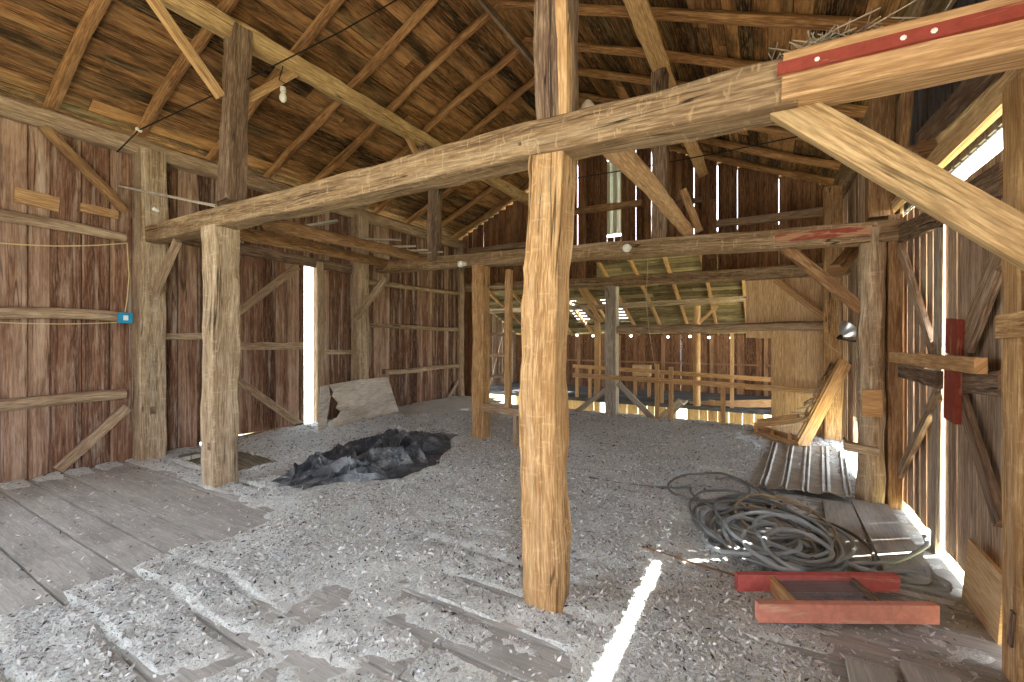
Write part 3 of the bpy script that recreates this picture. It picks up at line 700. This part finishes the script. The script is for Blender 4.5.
T('stud', [at(712, 258, PY(YG - .1)), at(712, 200, PY(YG - .1))], .14, .12, 'gable', 'dark stud on the gable under the pale purlin', 'post', up=(0, -1, 0))
PK('brace', at(708, 158, PX(-1.05)), at(712, 216, PX(-1.0)), (0, 1, 0), .09, .06, 'pole', 'bent brace dropping from the end of the pale purlin', 'brace')
# white corrugated panel covering the gable opening
mp = MB(); xw0, xw1 = at(603, 200, PY(YG + .05)).x, at(627, 200, PY(YG + .05)).x
zt, zb = at(612, 160, PY(YG + .05)).z, at(612, 234, PY(YG + .05)).z
n_ = 10
for k in range(n_):
    xx = xw0 + (xw1 - xw0)*(k + .5)/n_
    mp.plank((xx, YG + .07 + (.012 if k % 3 == 0 else 0), zb), (xx, YG + .07 + (.012 if k % 3 == 0 else 0), zt), (1, 0, 0), (xw1 - xw0)/n_ + .004, .006)
tag(mp.build('corrugated_sheet', M['whitemetal']), 'white ribbed metal panel closing the gable opening', 'panel')

# ladder and bench against the post of the middle bent
p480 = V((K2.x, K2.y, 0))
up_ = at(508, 404, B2(-.14)); ut = at(509, 270, B2(-.10))
T('ladder_rail', [V((up_.x, up_.y, at(508, 408, B2(-.14)).z)), ut], .075, .09, 'tan', 'squared ladder upright standing on the low plank bench', 'ladder rail', up=(0, -1, 0), rough=.003, wander=.003)
for k, y in enumerate((287, 311, 334, 355, 376)):
    PK('ladder_rung', at(488, y + .5, B2(.10)), at(509, y, B2(.06)), (0, 0, 1), .04, .03, 'girt', ['topmost', 'second highest', 'middle', 'second lowest', 'lowest'][k] + ' ladder rung beside the middle post', 'ladder rung', 'ladder rungs')
bn = empty('bench', (up_.x, up_.y, 0), 'low plank bench at the foot of the ladder post', 'bench')
MB().plank(at(483, 407, B2(-.16)), at(522, 413, B2(-.16)), (0, 0, 1), .10, .05).build('plank', M['girt'], bn)
a = at(516, 413, B2(-.13)); MB().plank((a.x, a.y, -.02), a, (1, 0, 0), .07, .05).build('leg', M['girt'], bn)

# ---------------------------------------------------------------- lean-to behind the gable
ZR0, ZR1, YE = 3.42, 1.60, 13.3
def lz(y): return ZR0 + (ZR1 - ZR0)*(y - YG)/(YE - YG)
lf = MB(); y = 10.75
while y < YE:
    lf.plank((-8, y + .13, -.03), (1.6, y + .13, -.03), (0, 1, 0), .25, .05, rnd.gauss(0, .2)); y += .26
lf.plank((-8, 10.7, -.06), (1.6, 10.7, -.06), (0, 0, 1), .09, .06, -.2)
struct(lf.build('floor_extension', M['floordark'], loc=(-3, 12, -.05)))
lw = MB(); boards(lw, (-8, YE, 0), (1, 0, 0), (0, 0, 1), 9.6, lambda c: -.1, lambda c: 1.66, .16, .28, .004, norm=(0, -1, 0), batten=.9)
for xx in (-6.6, -5.2, -3.9, -2.6, -1.3, 0): lw.plank((xx, YE - .06, 0), (xx, YE - .06, 1.62), (1, 0, 0), .10, .08, .6)
lw.plank((-8, YE - .05, .82), (1.6, YE - .05, .8), (0, 0, 1), .05, .05, .6)
struct(lw.build('wall_extension_far', M['gable'], loc=(-3, YE, 0)))
lw2 = MB(); boards(lw2, (-7.6, YG + .1, 0), (0, 1, 0), (0, 0, 1), YE - YG - .1, lambda c: -.1, lambda c: lz(YG + .1 + c) + .1, .16, .26, lambda: rnd.choice((.004, .006, .03)), norm=(1, 0, 0), skip=((2.2, 2.5, .1, 1.2),))
struct(lw2.build('wall_extension_left', M['siding_grey'], loc=(-7.6, 11, 0)))
lw3 = MB(); boards(lw3, (1.72, YG + .1, 0), (0, 1, 0), (0, 0, 1), YE - YG - .1, lambda c: -.1, lambda c: lz(YG + .1 + c) + .1, .16, .26, lambda: rnd.choice((.004, .006, .012)), norm=(-1, 0, 0), skip=((.1, 1.6, -.1, 2.5),))  # unseen side wall, added to keep the lean-to shaded; opening lets light in
struct(lw3.build('wall_shade_extension', M['siding_grey'], loc=(1.72, 11, 0)))
lr = MB(); y = YG + .03
while y < YE + .2:
    w = rnd.uniform(.14, .2); a = lz(y + w/2) + .12; xb = -8.
    while xb < 1.7:
        xe = xb + rnd.uniform(2, 4)
        gp = .014
        hole = 11.3 < y < 12.5
        for (u0, u1, kw_) in (((xb, xe, 1.),) if not hole else [(max(xb, a_), min(xe, b_), k_) for (a_, b_, k_) in ((-9, -4.95, 1.), (-4.95, -4.55, .6), (-4.55, -3.85, 1.), (-3.85, -3.4, .6), (-3.4, 9, 1.))]):
            if u1 - u0 < .02: continue
            lr.plank((u0, y + w/2, a + rnd.uniform(-.006, .006)), (min(u1, 1.75), y + w/2, a), (0, 1, (ZR1 - ZR0)/(YE - YG)), (w - gp*.35)*kw_, .022, rnd.gauss(0, .28))
        xb = xe
    y += w
for (x0_, x1_, y0_, y1_) in ((-8.05, 1.8, YG + .06, 11.25), (-8.05, 1.8, 12.6, YE + .3), (-8.05, -5.0, 11.25, 12.6), (-3.35, 1.8, 11.25, 12.6), (-4.5, -3.9, 11.25, 12.6)):
    lr.plank((x0_, (y0_ + y1_)/2, lz((y0_ + y1_)/2) + .155), (x1_, (y0_ + y1_)/2, lz((y0_ + y1_)/2) + .155), (0, 1, (ZR1 - ZR0)/(YE - YG)), (y1_ - y0_)*1.07, .01, -.4)
struct(lr.build('ceiling_extension', M['leanroof'], loc=(-3, 11, 2)))
for k in range(10):
    xx = -6.9 + k*.72
    T('rafter', [(xx, YG + .04, lz(YG) + .05), (xx, YE + .1, lz(YE + .1) + .05)], .06, .10, 'new', '%s sawn rafter of the lean-to roof counted from the tan panel side' % ['tenth', 'ninth', 'eighth', 'seventh', 'sixth', 'fifth', 'fourth', 'third', 'second', 'first'][k],
      'rafter', group='lean-to rafters', rough=.003, wander=.006)
T('purlin', [at(470, 312, PY(10.75)), at(600, 307, PY(10.75)), at(755, 298, PY(10.75))], .13, .12, 'hewn', 'purlin crossing beneath the lean-to rafters', 'beam', rough=.005)
o = T('post', [(at(697, 402, PY(10.72)).x, 10.72, -.02), (at(697, 402, PY(10.72)).x, 10.72, at(697, 306, PY(10.75)).z)], .155, .155, 'new', 'pale round post holding the lean-to purlin', 'post', up=(0, -1, 0), rnd_=True, rough=.004)
PK('brace', at(700, 322, PY(10.7)), at(718, 306, PY(10.7)), (0, 0, 1), .06, .05, 'new', 'small brace from the pale round post to the lean-to purlin', 'brace')
T('post', [(at(597, 400, PY(11)).x, 11, -.02), (at(597, 400, PY(11)).x, 11, at(597, 315, PY(11)).z)], .13, .13, 'new', 'slim lean-to post seen beside the silvered post', 'post', up=(0, -1, 0), rough=.003)
PK('brace', at(580, 288, PY(10.6)), at(601, 322, PY(10.6)), (0, 0, 1), .10, .06, 'new', 'pale brace under the lean-to roof beside the silvered post', 'brace')
PK('brace', at(600, 322, PY(10.9)), at(574, 302, PY(11.2)), (0, 0, 1), .07, .06, 'hewn', 'lower brace meeting the slim lean-to post', 'brace')
PK('railing', at(573, 366, PY(10.75)), at(790, 381, PY(10.2)), (0, 0, 1), .09, .04, 'orange', 'far lumber rail beyond the stair opening', 'railing')
for k, (x, t0) in enumerate(((577, 366), (590, 367), (662, 372), (732, 330))):
    p = at(x, t0, PY(10.72)); PK('rail_post', V((p.x, p.y, -.05)), p, (1, 0, 0), .075, .05, 'new', ['far railing upright nearest the knotty centre post', 'far railing upright beside the slim lean-to post', 'far railing upright left of the round lean-to post', 'tall far upright beyond the round lean-to post'][k], 'railing post', 'far railing uprights')
p = at(642, 370, PY(11.6)); bx = empty('crate', (p.x, p.y, p.z - .2), 'pale wooden box on legs standing beyond the far rail', 'box')
MB().box((p.x, p.y, p.z - .02), .22, .12, .13, .2).build('body', M['panel'], bx); MB().box((p.x, p.y - .01, p.z + .12), .23, .13, .012, .2).build('lid', M['new'], bx)
for (i_, j_) in ((-1, -1), (1, -1), (-1, 1), (1, 1)):
    MB().plank((p.x + .18*i_, p.y + .09*j_, -.02), (p.x + .18*i_, p.y + .09*j_, p.z - .14), (1, 0, 0), .04, .04).build('leg', M['new'], bx)
# the level below, seen down the stair opening
lb = MB(); boards(lb, (-6.5, 11.4, -2.6), (1, 0, 0), (0, 0, 1), 8.5, lambda c: 0, lambda c: 2.58, .18, .3, lambda: rnd.choice((.004, .006, .01, .02)), norm=(0, -1, 0), skip=((6.52, 6.85, 2.30, 2.42), (6.52, 6.85, 2.48, 2.62), (2.6, 2.75, 1.9, 2.5), (4.6, 4.72, 1.9, 2.45)))
struct(lb.build('wall_lower', M['panel'], loc=(-3, 11.4, -2.6)))
st = empty('stair', (-1.9, 9.6, -.9), 'grey plank stair going down inside the floor opening', 'stair')
for yy in (9.5, 10.2):
    MB().plank(at(648, 430, PY(yy)), at(681, 402, PY(yy)), (0, 0, 1), .17, .05).build('stringer', M['grey'], st)
a0, a1 = at(648, 430, PY(9.5)), at(681, 402, PY(9.5))
for k in range(5):
    q = a0.lerp(a1, (k + .5)/5); MB().plank((q.x, 9.5, q.z), (q.x, 10.2, q.z), (1, 0, 0), .2, .035).build('tread', M['grey'], st)
T('beam', [(-5.6, STAIR + .06, -.17), (XR, STAIR - .0, -.17)], .14, .22, 'beam', 'edge beam under the floor along the stair opening', 'beam')
for k, (x0, x1) in enumerate(((700, 775), (710, 775))):
    pass
PK('beam', at(690, 405, PY(10.9)), at(778, 403, PY(10.9)), (0, 0, 1), .16, .08, 'new', 'pale header under the far floor of the stair opening', 'beam')
PK('post', at(712, 425, PY(10.85)), at(712, 400, PY(10.85)), (1, 0, 0), .12, .08, 'new', 'stub stud below the far floor near the pale header', 'post')
# string of bulbs along the low eave
sw = []
bl = [(577, 334.5), (593, 335), (631, 335), (668, 336), (690, 335.5), (709, 336.5), (731, 337)]
yb_ = YE - .35
for k, (x, y) in enumerate(bl):
    p = at(x, y, PY(yb_)); e = empty('string_light', p, ['first', 'second', 'third', 'fourth', 'fifth', 'sixth', 'seventh'][k] + ' small lit bulb along the low eave counted from the centre post', 'light bulb', 'string lights')
    MB().lathe(p, (0, 0, -1), [(-.01, .01), (.005, .028), (.03, .034), (.052, .02), (.06, 0)], 10).build('bulb', M['bulb'], e)
    MB().lathe(p + V((0, 0, .05)), (0, 0, -1), [(0, 0), (0, .016), (.045, .016), (.045, 0)], 8).build('socket', M['steel'], e); sw.append(p + V((0, 0, .05)))
tag(MB().tube([at(470, 332, PY(yb_))] + sw + [at(775, 334, PY(yb_))], .006, 5).build('cord', M['wire']), 'thin cord carrying the small bulbs along the low eave', 'cord')

# ---------------------------------------------------------------- loose things on the floor
# crumpled tarp
def tarp():
    mb = MB(); nu, nv = 190, 120
    A, B_ = V((-4.05, 2.62, 0)), V((-4.15, 5.25, 0)); ax = (B_ - A); Lu = ax.length; ax.normalize(); sd_ = V((1, 0, 0))
    vs = []; fr = random.Random(12); folds = []
    for k in range(110):
        fy = 2.75 + 2.3*fr.random(); an = fr.gauss(1.25, .75) if fr.random() < .7 else fr.uniform(-1, 1)
        folds.append((-4.15 + 1.1*(fr.random() - .42), fy, math.cos(an), math.sin(an), fr.uniform(.18, .6), fr.uniform(.05, .19), fr.uniform(.035, .08)))
    for i in range(nu):
        u = i/(nu-1)
        wl_ = (.34 + .42*math.sin(min(1, u*1.6)*math.pi*.5))*(1 - .72*sstep(.62, 1., u)) + .10*mnoise.noise(V((u*5, 0, 2)))
        wr_ = (.20 + .62*sstep(.0, .4, u))*(1 - .8*sstep(.48, .98, u)) + .12*mnoise.noise(V((u*6, 5, 2)))
        for j in range(nv):
            v = j/(nv-1); s_ = -wl_ + (wl_ + wr_)*v
            p = A + ax*(u*Lu + .10*mnoise.noise(V((u*4, v*4, 7)))) + sd_*s_
            e = min(1, 5*min(u, 1-u, v, 1-v)*1.0)
            q = V((p.x, p.y, 0)); jx, jy = p.x + .07*mnoise.noise(q*3.1), p.y + .07*mnoise.noise(q*3.1 + V((5, 5, 5)))
            hgt = .02 + .03*e
            for (fx, fy, tx, ty, L_, A_, W_) in folds:
                ddx, ddy = jx - fx, jy - fy; al = ddx*tx + ddy*ty
                if abs(al) > L_: continue
                dd = abs(-ddx*ty + ddy*tx)
                if dd < W_: hgt = max(hgt, .02 + e*A_*(1 - dd/W_)**1.15*(1 - (abs(al)/L_)**2)*(1 - .5*sstep(.62, .95, u)) + .22*min(hgt - .02, .1))
            p = p + ax*(.05*mnoise.noise(q*5))*e + sd_*(.06*mnoise.noise(q*5 + V((4, 4, 4))))*e
            vs.append(V((p.x, p.y, max(chz(p.x, p.y), 0) + hgt - .012*(1-e))))
    fs = [[i*nv + j, (i+1)*nv + j, (i+1)*nv + j + 1, i*nv + j + 1] for i in range(nu-1) for j in range(nv-1)]
    mb.add(vs, fs, [[(0, 0)]*4]*len(fs), 0, True)
    return tag(mb.build('tarp', M['tarp']), 'crumpled dusty black tarp lying on the chaff', 'tarp')
tarp()
# plywood sheet leaning on the wall with its broken strip
pb0, pb1 = V((-6.08, 4.50, .0)), V((-6.36, 6.40, .02)); pt0, pt1 = V((-6.58, 4.90, .72)), V((-6.50, 6.25, .74))
pl_ = lambda a, b: pb0.lerp(pb1, a).lerp(pt0.lerp(pt1, a), b)      # a along the sheet, b up its face
mb = MB(); slab(mb, [pl_(.05, .0), pl_(.42, .02), pl_(.46, .12), pl_(.50, .03), pl_(1, 0), pl_(.99, 1), pl_(.5, 1.01), pl_(.04, .97), pl_(.10, .80), pl_(.08, .72), pl_(.16, .55), pl_(.13, .44), pl_(.19, .36), pl_(.14, .25), pl_(.06, .2)], (1, 0, .5), .02, .25)
tag(mb.build('plywood_sheet', M['ply']), 'weathered plywood sheet with a broken edge leaning behind the tarp', 'plywood')
mb = MB(); slab(mb, [pl_(-.075, -.01), pl_(.0, .0), pl_(.02, .3), pl_(.06, .7), pl_(.025, .97), pl_(-.08, .96)], (1, 0, .5), .018, .2)
tag(mb.build('board', M['ply']), 'narrow plywood strip leaning beside the broken sheet', 'board')
# ribbed metal sheet with dirt
def sheet():
    mb = MB(); nu, nv = 60, 40; A, B_, C_, D_ = V((-.12, 4.85, 0)), V((.66, 4.92, 0)), V((.90, 7.3, 0)), V((.02, 7.25, 0)); vs = []
    for i in range(nu):
        u = i/(nu-1)
        for j in range(nv):
            v = j/(nv-1); p = (A*(1-u) + B_*u)*(1-v) + (D_*(1-u) + C_*u)*v
            c = (u*4.6) % 1; rib = .028*(max(0, 1 - abs(c - .38)/.07) + max(0, 1 - abs(c - .62)/.07))
            edge = .045*math.exp(-v*7) + .035
            vs.append(p + V((0, (.10*mnoise.noise(V((u*7, 0, 1))) if j == 0 else 0), edge + rib + .02*mnoise.noise(V((p.x*4, p.y*4, 3))))))
    fs = [[i*nv + j, (i+1)*nv + j, (i+1)*nv + j + 1, i*nv + j + 1] for i in range(nu-1) for j in range(nv-1)]
    mb.add(vs, fs, [[(0, 0)]*4]*len(fs), 0, True)
    o = mb.build('metal_sheet', M['galv']); m_ = o.modifiers.new('thick', 'SOLIDIFY'); m_.thickness = .006
    return tag(o, 'dirty ribbed metal sheet lying flat below the lumber rack', 'sheet metal')
sheet()
# floor boards by the double doors
for k, (x0, y0, x1, y1, w, lb_) in enumerate(((.78, 3.35, .80, 5.0, .26, 'wide dusty board lying along the double doors'), (.50, 3.6, .55, 4.85, .22, 'dusty board lying under the end of the hose pile'),
                                     (.38, 1.3, .40, 2.5, .17, 'dusty board end in front of the red framed screen'), (.62, 1.5, .62, 2.6, .19, 'second board end in front of the screen nearest the doors'))):
    PK('floor_board', (x0, y0, .02), (x1, y1, .025), (1, 0, 0), w, .03, 'floor', lb_, 'board', 'loose boards along the doors', tone=.2)
# red framed wire screen
sa, sb = V((-.04, 2.60, 0)), V((.76, 3.05, 0)); ra, rb_ = V((-.15, 2.86, 0)), V((.66, 3.32, 0))
sx = empty('screen_frame', (.3, 2.95, .03), 'red framed wire screen lying on the floor by the hoses', 'screen')
dv = (sb - sa).normalized()
MB().plank(sa + V((0, 0, .085)), sb + V((0, 0, .085)), (0, 0, 1), .095, .04).build('rail', M['redrail'], sx)
MB().plank(ra + V((0, 0, .085)), rb_ + V((0, 0, .085)), (0, 0, 1), .095, .04).build('rail', M['redrail2'], sx)
c0, c1 = ra + dv*.20, sa + dv*.20; e0, e1 = ra + dv*.66, sa + dv*.66
MB().plank(c0 + V((0, 0, .085)), c1 + V((0, 0, .085)), (0, 0, 1), .085, .028).build('crossbar', M['orange'], sx)
MB().plank(e0 + V((0, 0, .095)), e1 + V((0, 0, .095)), (0, 0, 1), .05, .022).build('crossbar', M['oldpost'], sx)
mw = MB()
for k in range(34):
    t_ = (k + .5)/34; a = c0 + (e0 - c0)*t_; b = c1 + (e1 - c1)*t_; mw.plank(a + V((0, 0, .10)), b + V((0, 0, .10)), dv, .0035, .0025)
for k in range(20):
    t_ = (k + .5)/20; a = c0 + (c1 - c0)*t_; b = e0 + (e1 - e0)*t_; mw.plank(a + V((0, 0, .1025)), b + V((0, 0, .1025)), (c1 - c0), .0035, .0025)
mw.build('wire_mesh', M['meshwire'], sx)
# hoses and ropes
def loops(cx, cy, n, r0, r1, seed, z0=.03, tail=None, head=None):
    rr = random.Random(seed); pts = [V(p) for p in (head or [])]; ph = rr.uniform(0, 6.28); T_ = int(n) + 2
    jt = min(1, r0/.34)
    ks = [(cx + rr.gauss(0, .15)*jt, cy + rr.gauss(0, .22)*jt*jt, rr.uniform(min(r0, r1), max(r0, r1))*rr.uniform(.65, 1.2), rr.uniform(.55, 1.25), rr.uniform(0, 3.14)) for _ in range(T_)]
    N = int(n*24); zz = [rr.uniform(0, .10) for _ in range(T_*3 + 3)]
    for k in range(N):
        t_ = k/24; i0 = int(t_); f_ = t_ - i0; f_ = f_*f_*(3 - 2*f_)
        A, B_ = ks[i0], ks[min(i0 + 1, T_ - 1)]; C = [a*(1 - f_) + b*f_ for a, b in zip(A, B_)]
        th_ = 2*math.pi*t_ + ph; ex, ey = C[2]*math.cos(th_), C[2]*C[3]*math.sin(th_)
        x = C[0] + ex*math.cos(C[4]*.5) - ey*math.sin(C[4]*.5); y = C[1] + (ex*math.sin(C[4]*.5) + ey*math.cos(C[4]*.5))*1.15
        x = min(x, .90); y = max(y, 2.86 + .56*(min(x, .70) + .15) + .07); zi = t_*3; z_ = zz[int(zi)]*(1 - zi % 1) + zz[int(zi) + 1]*(zi % 1)
        pts.append(V((x, y, z0 + z_*(1 if C[2] < .4 else .6) + max(0, chz(x, y)))))
    if tail: pts += [V(p) for p in tail]
    out = []
    for i in range(len(pts) - 1):
        p0, p1, p2, p3 = pts[max(i-1, 0)], pts[i], pts[i+1], pts[min(i+2, len(pts)-1)]
        for s_ in (0, .33, .67):
            out.append(.5*((2*p1) + (p2 - p0)*s_ + (2*p0 - 5*p1 + 4*p2 - p3)*s_**2 + (3*p1 - p0 - 3*p2 + p3)*s_**3))
    return out + [pts[-1]]
for k, (a, r, m, lb_) in enumerate((
    ((.12, 3.80, 3.6, .50, .36, 3), .014, 'hose', 'pale grey hose coiled widest in the pile by the doors'),
    ((.20, 3.62, 5.2, .40, .20, 11), .016, 'hose', 'light grey hose tightly looped at the middle of the pile'),
    ((.05, 3.90, 4.2, .46, .26, 19), .012, 'hose2', 'dark grey cable looped through the hose pile'),
    ((.20, 3.95, 3.2, .40, .22, 29), .010, 'rope', 'tan rope tangled under the grey hoses'),
    ((.05, 3.70, 4.6, .30, .46, 37), .011, 'hose2', 'slim dark hose sprawling on the near side of the pile'),
    ((-.28, 4.2, 1.8, .36, .28, 41), .011, 'hose2', 'loose dark loop lying out on the chaff beside the pile'),
    ((.72, 3.36, 3.6, .16, .12, 53), .016, 'hose', 'small pale hose coil behind the red framed screen'))):
    kw = {}
    if k == 0: kw['tail'] = [(.45, 3.4, .10), (.70, 3.62, .08), (.93, 3.95, .10), (.96, 4.1, .12)]
    if k == 2: kw['tail'] = [(.1, 4.6, .06), (-.05, 4.9, .05)]
    if k == 5: kw['head'] = [(-1.6, 4.35, .05), (-1.2, 4.33, .05), (-.8, 4.45, .05)]
    tag(MB().tube(loops(*a, **kw), r, 7).build('hose' if m != 'rope' else 'rope', M[m]), lb_, 'hose' if m != 'rope' else 'rope', 'hoses in the pile')
for k, (a, b, lb_) in enumerate((((-.75, 3.1), (.0, 3.0), 'thin brown stick lying on the chaff before the screen'), ((-1.6, 2.9), (-1.15, 2.6), 'thin stick lying beside the centre post'))):
    T('stick', [V((*a, .045)), V((*b, .04))], .016, .014, 'pole', lb_, 'stick', rnd_=True, rough=.002, n=6)

# slatted lumber rack propped at the far end
pb, pt_ = V((.42, 7.10, .05)), at(846, 362, PD(5.98))
rk = empty('slatted_rack', (.3, 7.4, .04), 'tan lumber rack with loose dark slats propped near the far post', 'rack')
ax = (pt_ - pb).normalized(); lat = V((pb.x, pb.y, 0)).normalized(); hz = V((CS, SN, 0))
for (off, nm) in ((0, 'side_plank'), (.42, 'side_plank')):
    MB().plank(pb + lat*off, pt_ + lat*off, hz - ax*hz.dot(ax), .155, .04).build(nm, M['orange'], rk)
lft = at(756, 433, PD(6.65)); lft.z = .06
MB().plank(lft, pb + hz*-.02, (0, 0, 1), .08, .05).build('base_arm', M['orange'], rk)
MB().plank(lft + V((0, 0, .12)), pb + ax*.42 - hz*.05, (0, 0, 1), .07, .05).build('upper_arm', M['orange'], rk)
MB().plank(lft + V((0, 0, .12)) + lat*.42, pb + ax*.42 - hz*.05 + lat*.42, (0, 0, 1), .07, .05).build('upper_arm', M['orange'], rk)
MB().plank(lft + lat*.42, pb + lat*.42, (0, 0, 1), .08, .05).build('base_arm', M['orange'], rk)
MB().plank(lft - V((0, 0, .05)) , lft + V((0, 0, .17)), lat, .06, .05).build('end_block', M['orange'], rk)
for t_ in (.35, .75):
    q = lft + (pb - lft)*t_; MB().plank(q + V((0, 0, .02)), q + lat*.42 + V((0, 0, .02)), (0, 0, 1), .05, .04).build('crosspiece', M['orange'], rk)
nb = (ax.cross(lat)).normalized(); nb = nb if nb.dot(hz) < 0 else -nb
for k in range(9):
    t_ = .30 + .08*k; L_ = (pt_ - pb).length
    q = pb + ax*(t_*L_) + nb*(.095 + .02*rnd.random()); e = q + lat*.45
    MB().plank(q - lat*.03 + nb*rnd.uniform(0, .10) - ax*rnd.uniform(0, .12), e + ax*rnd.uniform(-.1, .1), ax + nb*.4, .05, .014).build('slat', M['oldpost'], rk)
for k in range(6):
    q = pb + ax*((.36 + .1*k)) + nb*.09 + lat*rnd.uniform(-.02, .1)
    MB().plank(q, q + nb*rnd.uniform(.06, .22) - ax*rnd.uniform(.1, .28), lat, .03, .012).build('splinter', M['grey'], rk)
tag(MB().tube([at(838, 352, PD(5.9)), at(828, 345, PD(6.3)), at(820, 330, PD(6.8)), at(815, 312, B3(-.02))], .005, 5).build('cord', M['twine']), 'thin cord tying the lumber rack up to the far post', 'cord')

# ---------------------------------------------------------------- small hanging things
# galvanised reflector and log end past the barked post
lp = empty('lamp', at(848, 330, PX(.88)), 'bare aluminium lamp reflector hung past the barked round post', 'lamp')
p = V(lp.location)
MB().lathe(p, (.5, .2, .5), [(-.10, .02), (-.08, .05), (-.03, .10), (.02, .13), (.03, .135), (.022, .13), (-.025, .097), (-.07, .045), (-.08, 0)], 20).build('reflector', M['reflector'], lp)
MB().tube([p - V((.5, .2, .5)).normalized()*.15, p + V((.05, .10, -.14)), V((XR, p.y + .12, p.z - .14))], .012, 7).build('arm', M['steel'], lp)
MB().lathe(p - V((.5, .2, .5)).normalized()*.10, (.5, .2, .5), [(-.06, 0), (-.06, .022), (0, .022), (.0, 0)], 10).build('socket', M['steel'], lp)
T('pole', [at(836, 271, PX(.62)), at(866, 238, PX(.95))], .15, .15, 'pole', 'sawn log end poking out behind the barked round post', 'log', rnd_=True, rough=.01)
# light conduit strip
T('conduit', [at(43, 170, B1(-.35)), at(216, 206, B1(-.2))], .028, .028, 'grey', 'thin pale strip hung level in front of the blue box post', 'strip', rnd_=True, rough=.001, wander=.003, n=8)
# black power cable along the roof
c_ = [at(117, 152, PX(-6.62)), at(128, 141, PX(-6.5)), at(139, 130, PX(-6.35))]
c_ += [at(242, 82, PX(-4.7)), at(285, 60, PX(-4.4)), at(340, 32, PX(-4.0)), at(400, -2, PX(-3.7))]
tag(MB().tube(c_, .008, 6).build('power_cable', M['wire']), 'black cable slung from the wall plate up under the roof', 'cable')
for k, (x, y, pl, lb_) in enumerate(((139, 130, PX(-6.35), 'white insulator on the black cable above the wall post'), (122, 194, B1(-.16), 'white insulator on the blue box post below its brace'), (156, 210, B1(-.13), 'white insulator on the near beam end by the wall post'))):
    p = at(x, y, pl); tag(MB().lathe(p, (.3, -1, .2), [(-.03, 0), (-.03, .014), (-.01, .022), (.01, .014), (.025, .022), (.035, .012), (.036, 0)], 12).build('insulator', M['white']), lb_, 'insulator', 'porcelain insulators')
# blue box and its cable
p = at(125, 318, PX(-6.50)); bb = empty('electrical_box', p, 'small blue electrical box on the tall wall post', 'electrical box')
MB().box(p, .05, .055, .06).build('box', M['blue'], bb); MB().box(p + V((.052, -.01, 0)), .004, .022, .028).build('cover', M['white'], bb)
def sag(a, b, s_, n=14): return [V(a).lerp(V(b), i/n) + V((0, 0, -s_*4*(i/n)*(1 - i/n))) for i in range(n + 1)]
tag(MB().tube(sag(at(-40, 239, PX(-6.64)), at(127, 243, PX(-6.64)), .05), .007, 5).build('cord', M['twine']), 'pale cord sagging under the top log girt', 'cord')
tag(MB().tube(sag(at(-40, 320, PX(-6.64)), at(122, 322, PX(-6.62)), .03), .006, 5).build('cord', M['twine']), 'pale cord running under the middle log girt', 'cord')
tag(MB().tube([at(127, 243, PX(-6.53)), at(129, 275, PX(-6.53)), at(127, 300, PX(-6.52)), at(125, 312, PX(-6.5))], .006, 5).build('cord', M['twine']), 'pale cord dropping down the wall post into the blue box', 'cord')
# bulbs
def bulb(x, y, pl, lb_, ax_=(0, -1, -.2), r=.048):
    p = at(x, y, pl); e = empty('light_bulb', p, lb_, 'light bulb')
    MB().lathe(p, ax_, [(-.06, .018), (-.03, .03), (.0, r), (.03, r*.95), (.055, r*.5), (.062, 0)], 14).build('bulb', M['white'], e)
    MB().lathe(p, ax_, [(-.11, 0), (-.11, .03), (-.06, .032), (-.05, 0)], 12).build('socket', M['white'], e); return e
bulb(627, 248, B2(-.2), 'white bulb mounted on the face of the middle tie beam')
bulb(461, 264, B2(-.2), 'white bulb on the middle tie beam near the ladder post')
e = bulb(283, 97, PX(-4.75), 'bulb hanging on a wire under the purlin', (0, 0, -1), .04)
tag(MB().tube([at(283, 92, PX(-4.75)), at(287, 84, PX(-4.72)), at(279, 80, PX(-4.72)), at(283, 66, PX(-4.70))], .006, 5).build('lamp_wire', M['wire']), 'twisted wire holding the bulb under the purlin', 'wire')
tag(MB().tube([at(648, 258, B2(.1)), at(646, 300, B2(.3)), at(649, 330, B2(.6)), at(655, 368, B3(-.05))], .004, 5).build('cord', M['rope']), 'thin cord hanging from the middle tie beam to the railing', 'cord')
tag(MB().tube(sag(at(576, 178, B2(.4)), at(800, 136, B2(.4)), .02), .007, 5).build('power_cable', M['wire']), 'thin dark cable strung across behind the near beam', 'cable')
# nest on the beam
ns = MB()
c0 = V((.20, b1y(.2) - .02, 2.665))
for k in range(240):
    a = rnd.uniform(0, 6.28); r = abs(rnd.gauss(0, .07)); p = c0 + V((math.cos(a)*r*1.5, math.sin(a)*r, max(0, .04 - r*.35)*rnd.random()))
    d_ = V((rnd.gauss(0, 1), rnd.gauss(0, 1), rnd.gauss(0, .35))).normalized()*rnd.uniform(.03, .07)
    ns.plank(p - d_, p + d_, (0, 0, 1), .004, .003, rnd.gauss(0, .3))
tag(ns.build('bird_nest', M['straw']), 'clump of grey nest straw on top of the spliced beam', 'nest')
p = at(588, 106, B1(.05)); tag(MB().lathe(p - V((0, 0, .05)), (0, 0, 1), [(0, 0), (0, .035), (.03, .04), (.055, .035), (.08, .015), (.085, 0)], 12).build('mud_nest', M['straw']), 'small grey mud nest beside the two toned upright', 'nest')
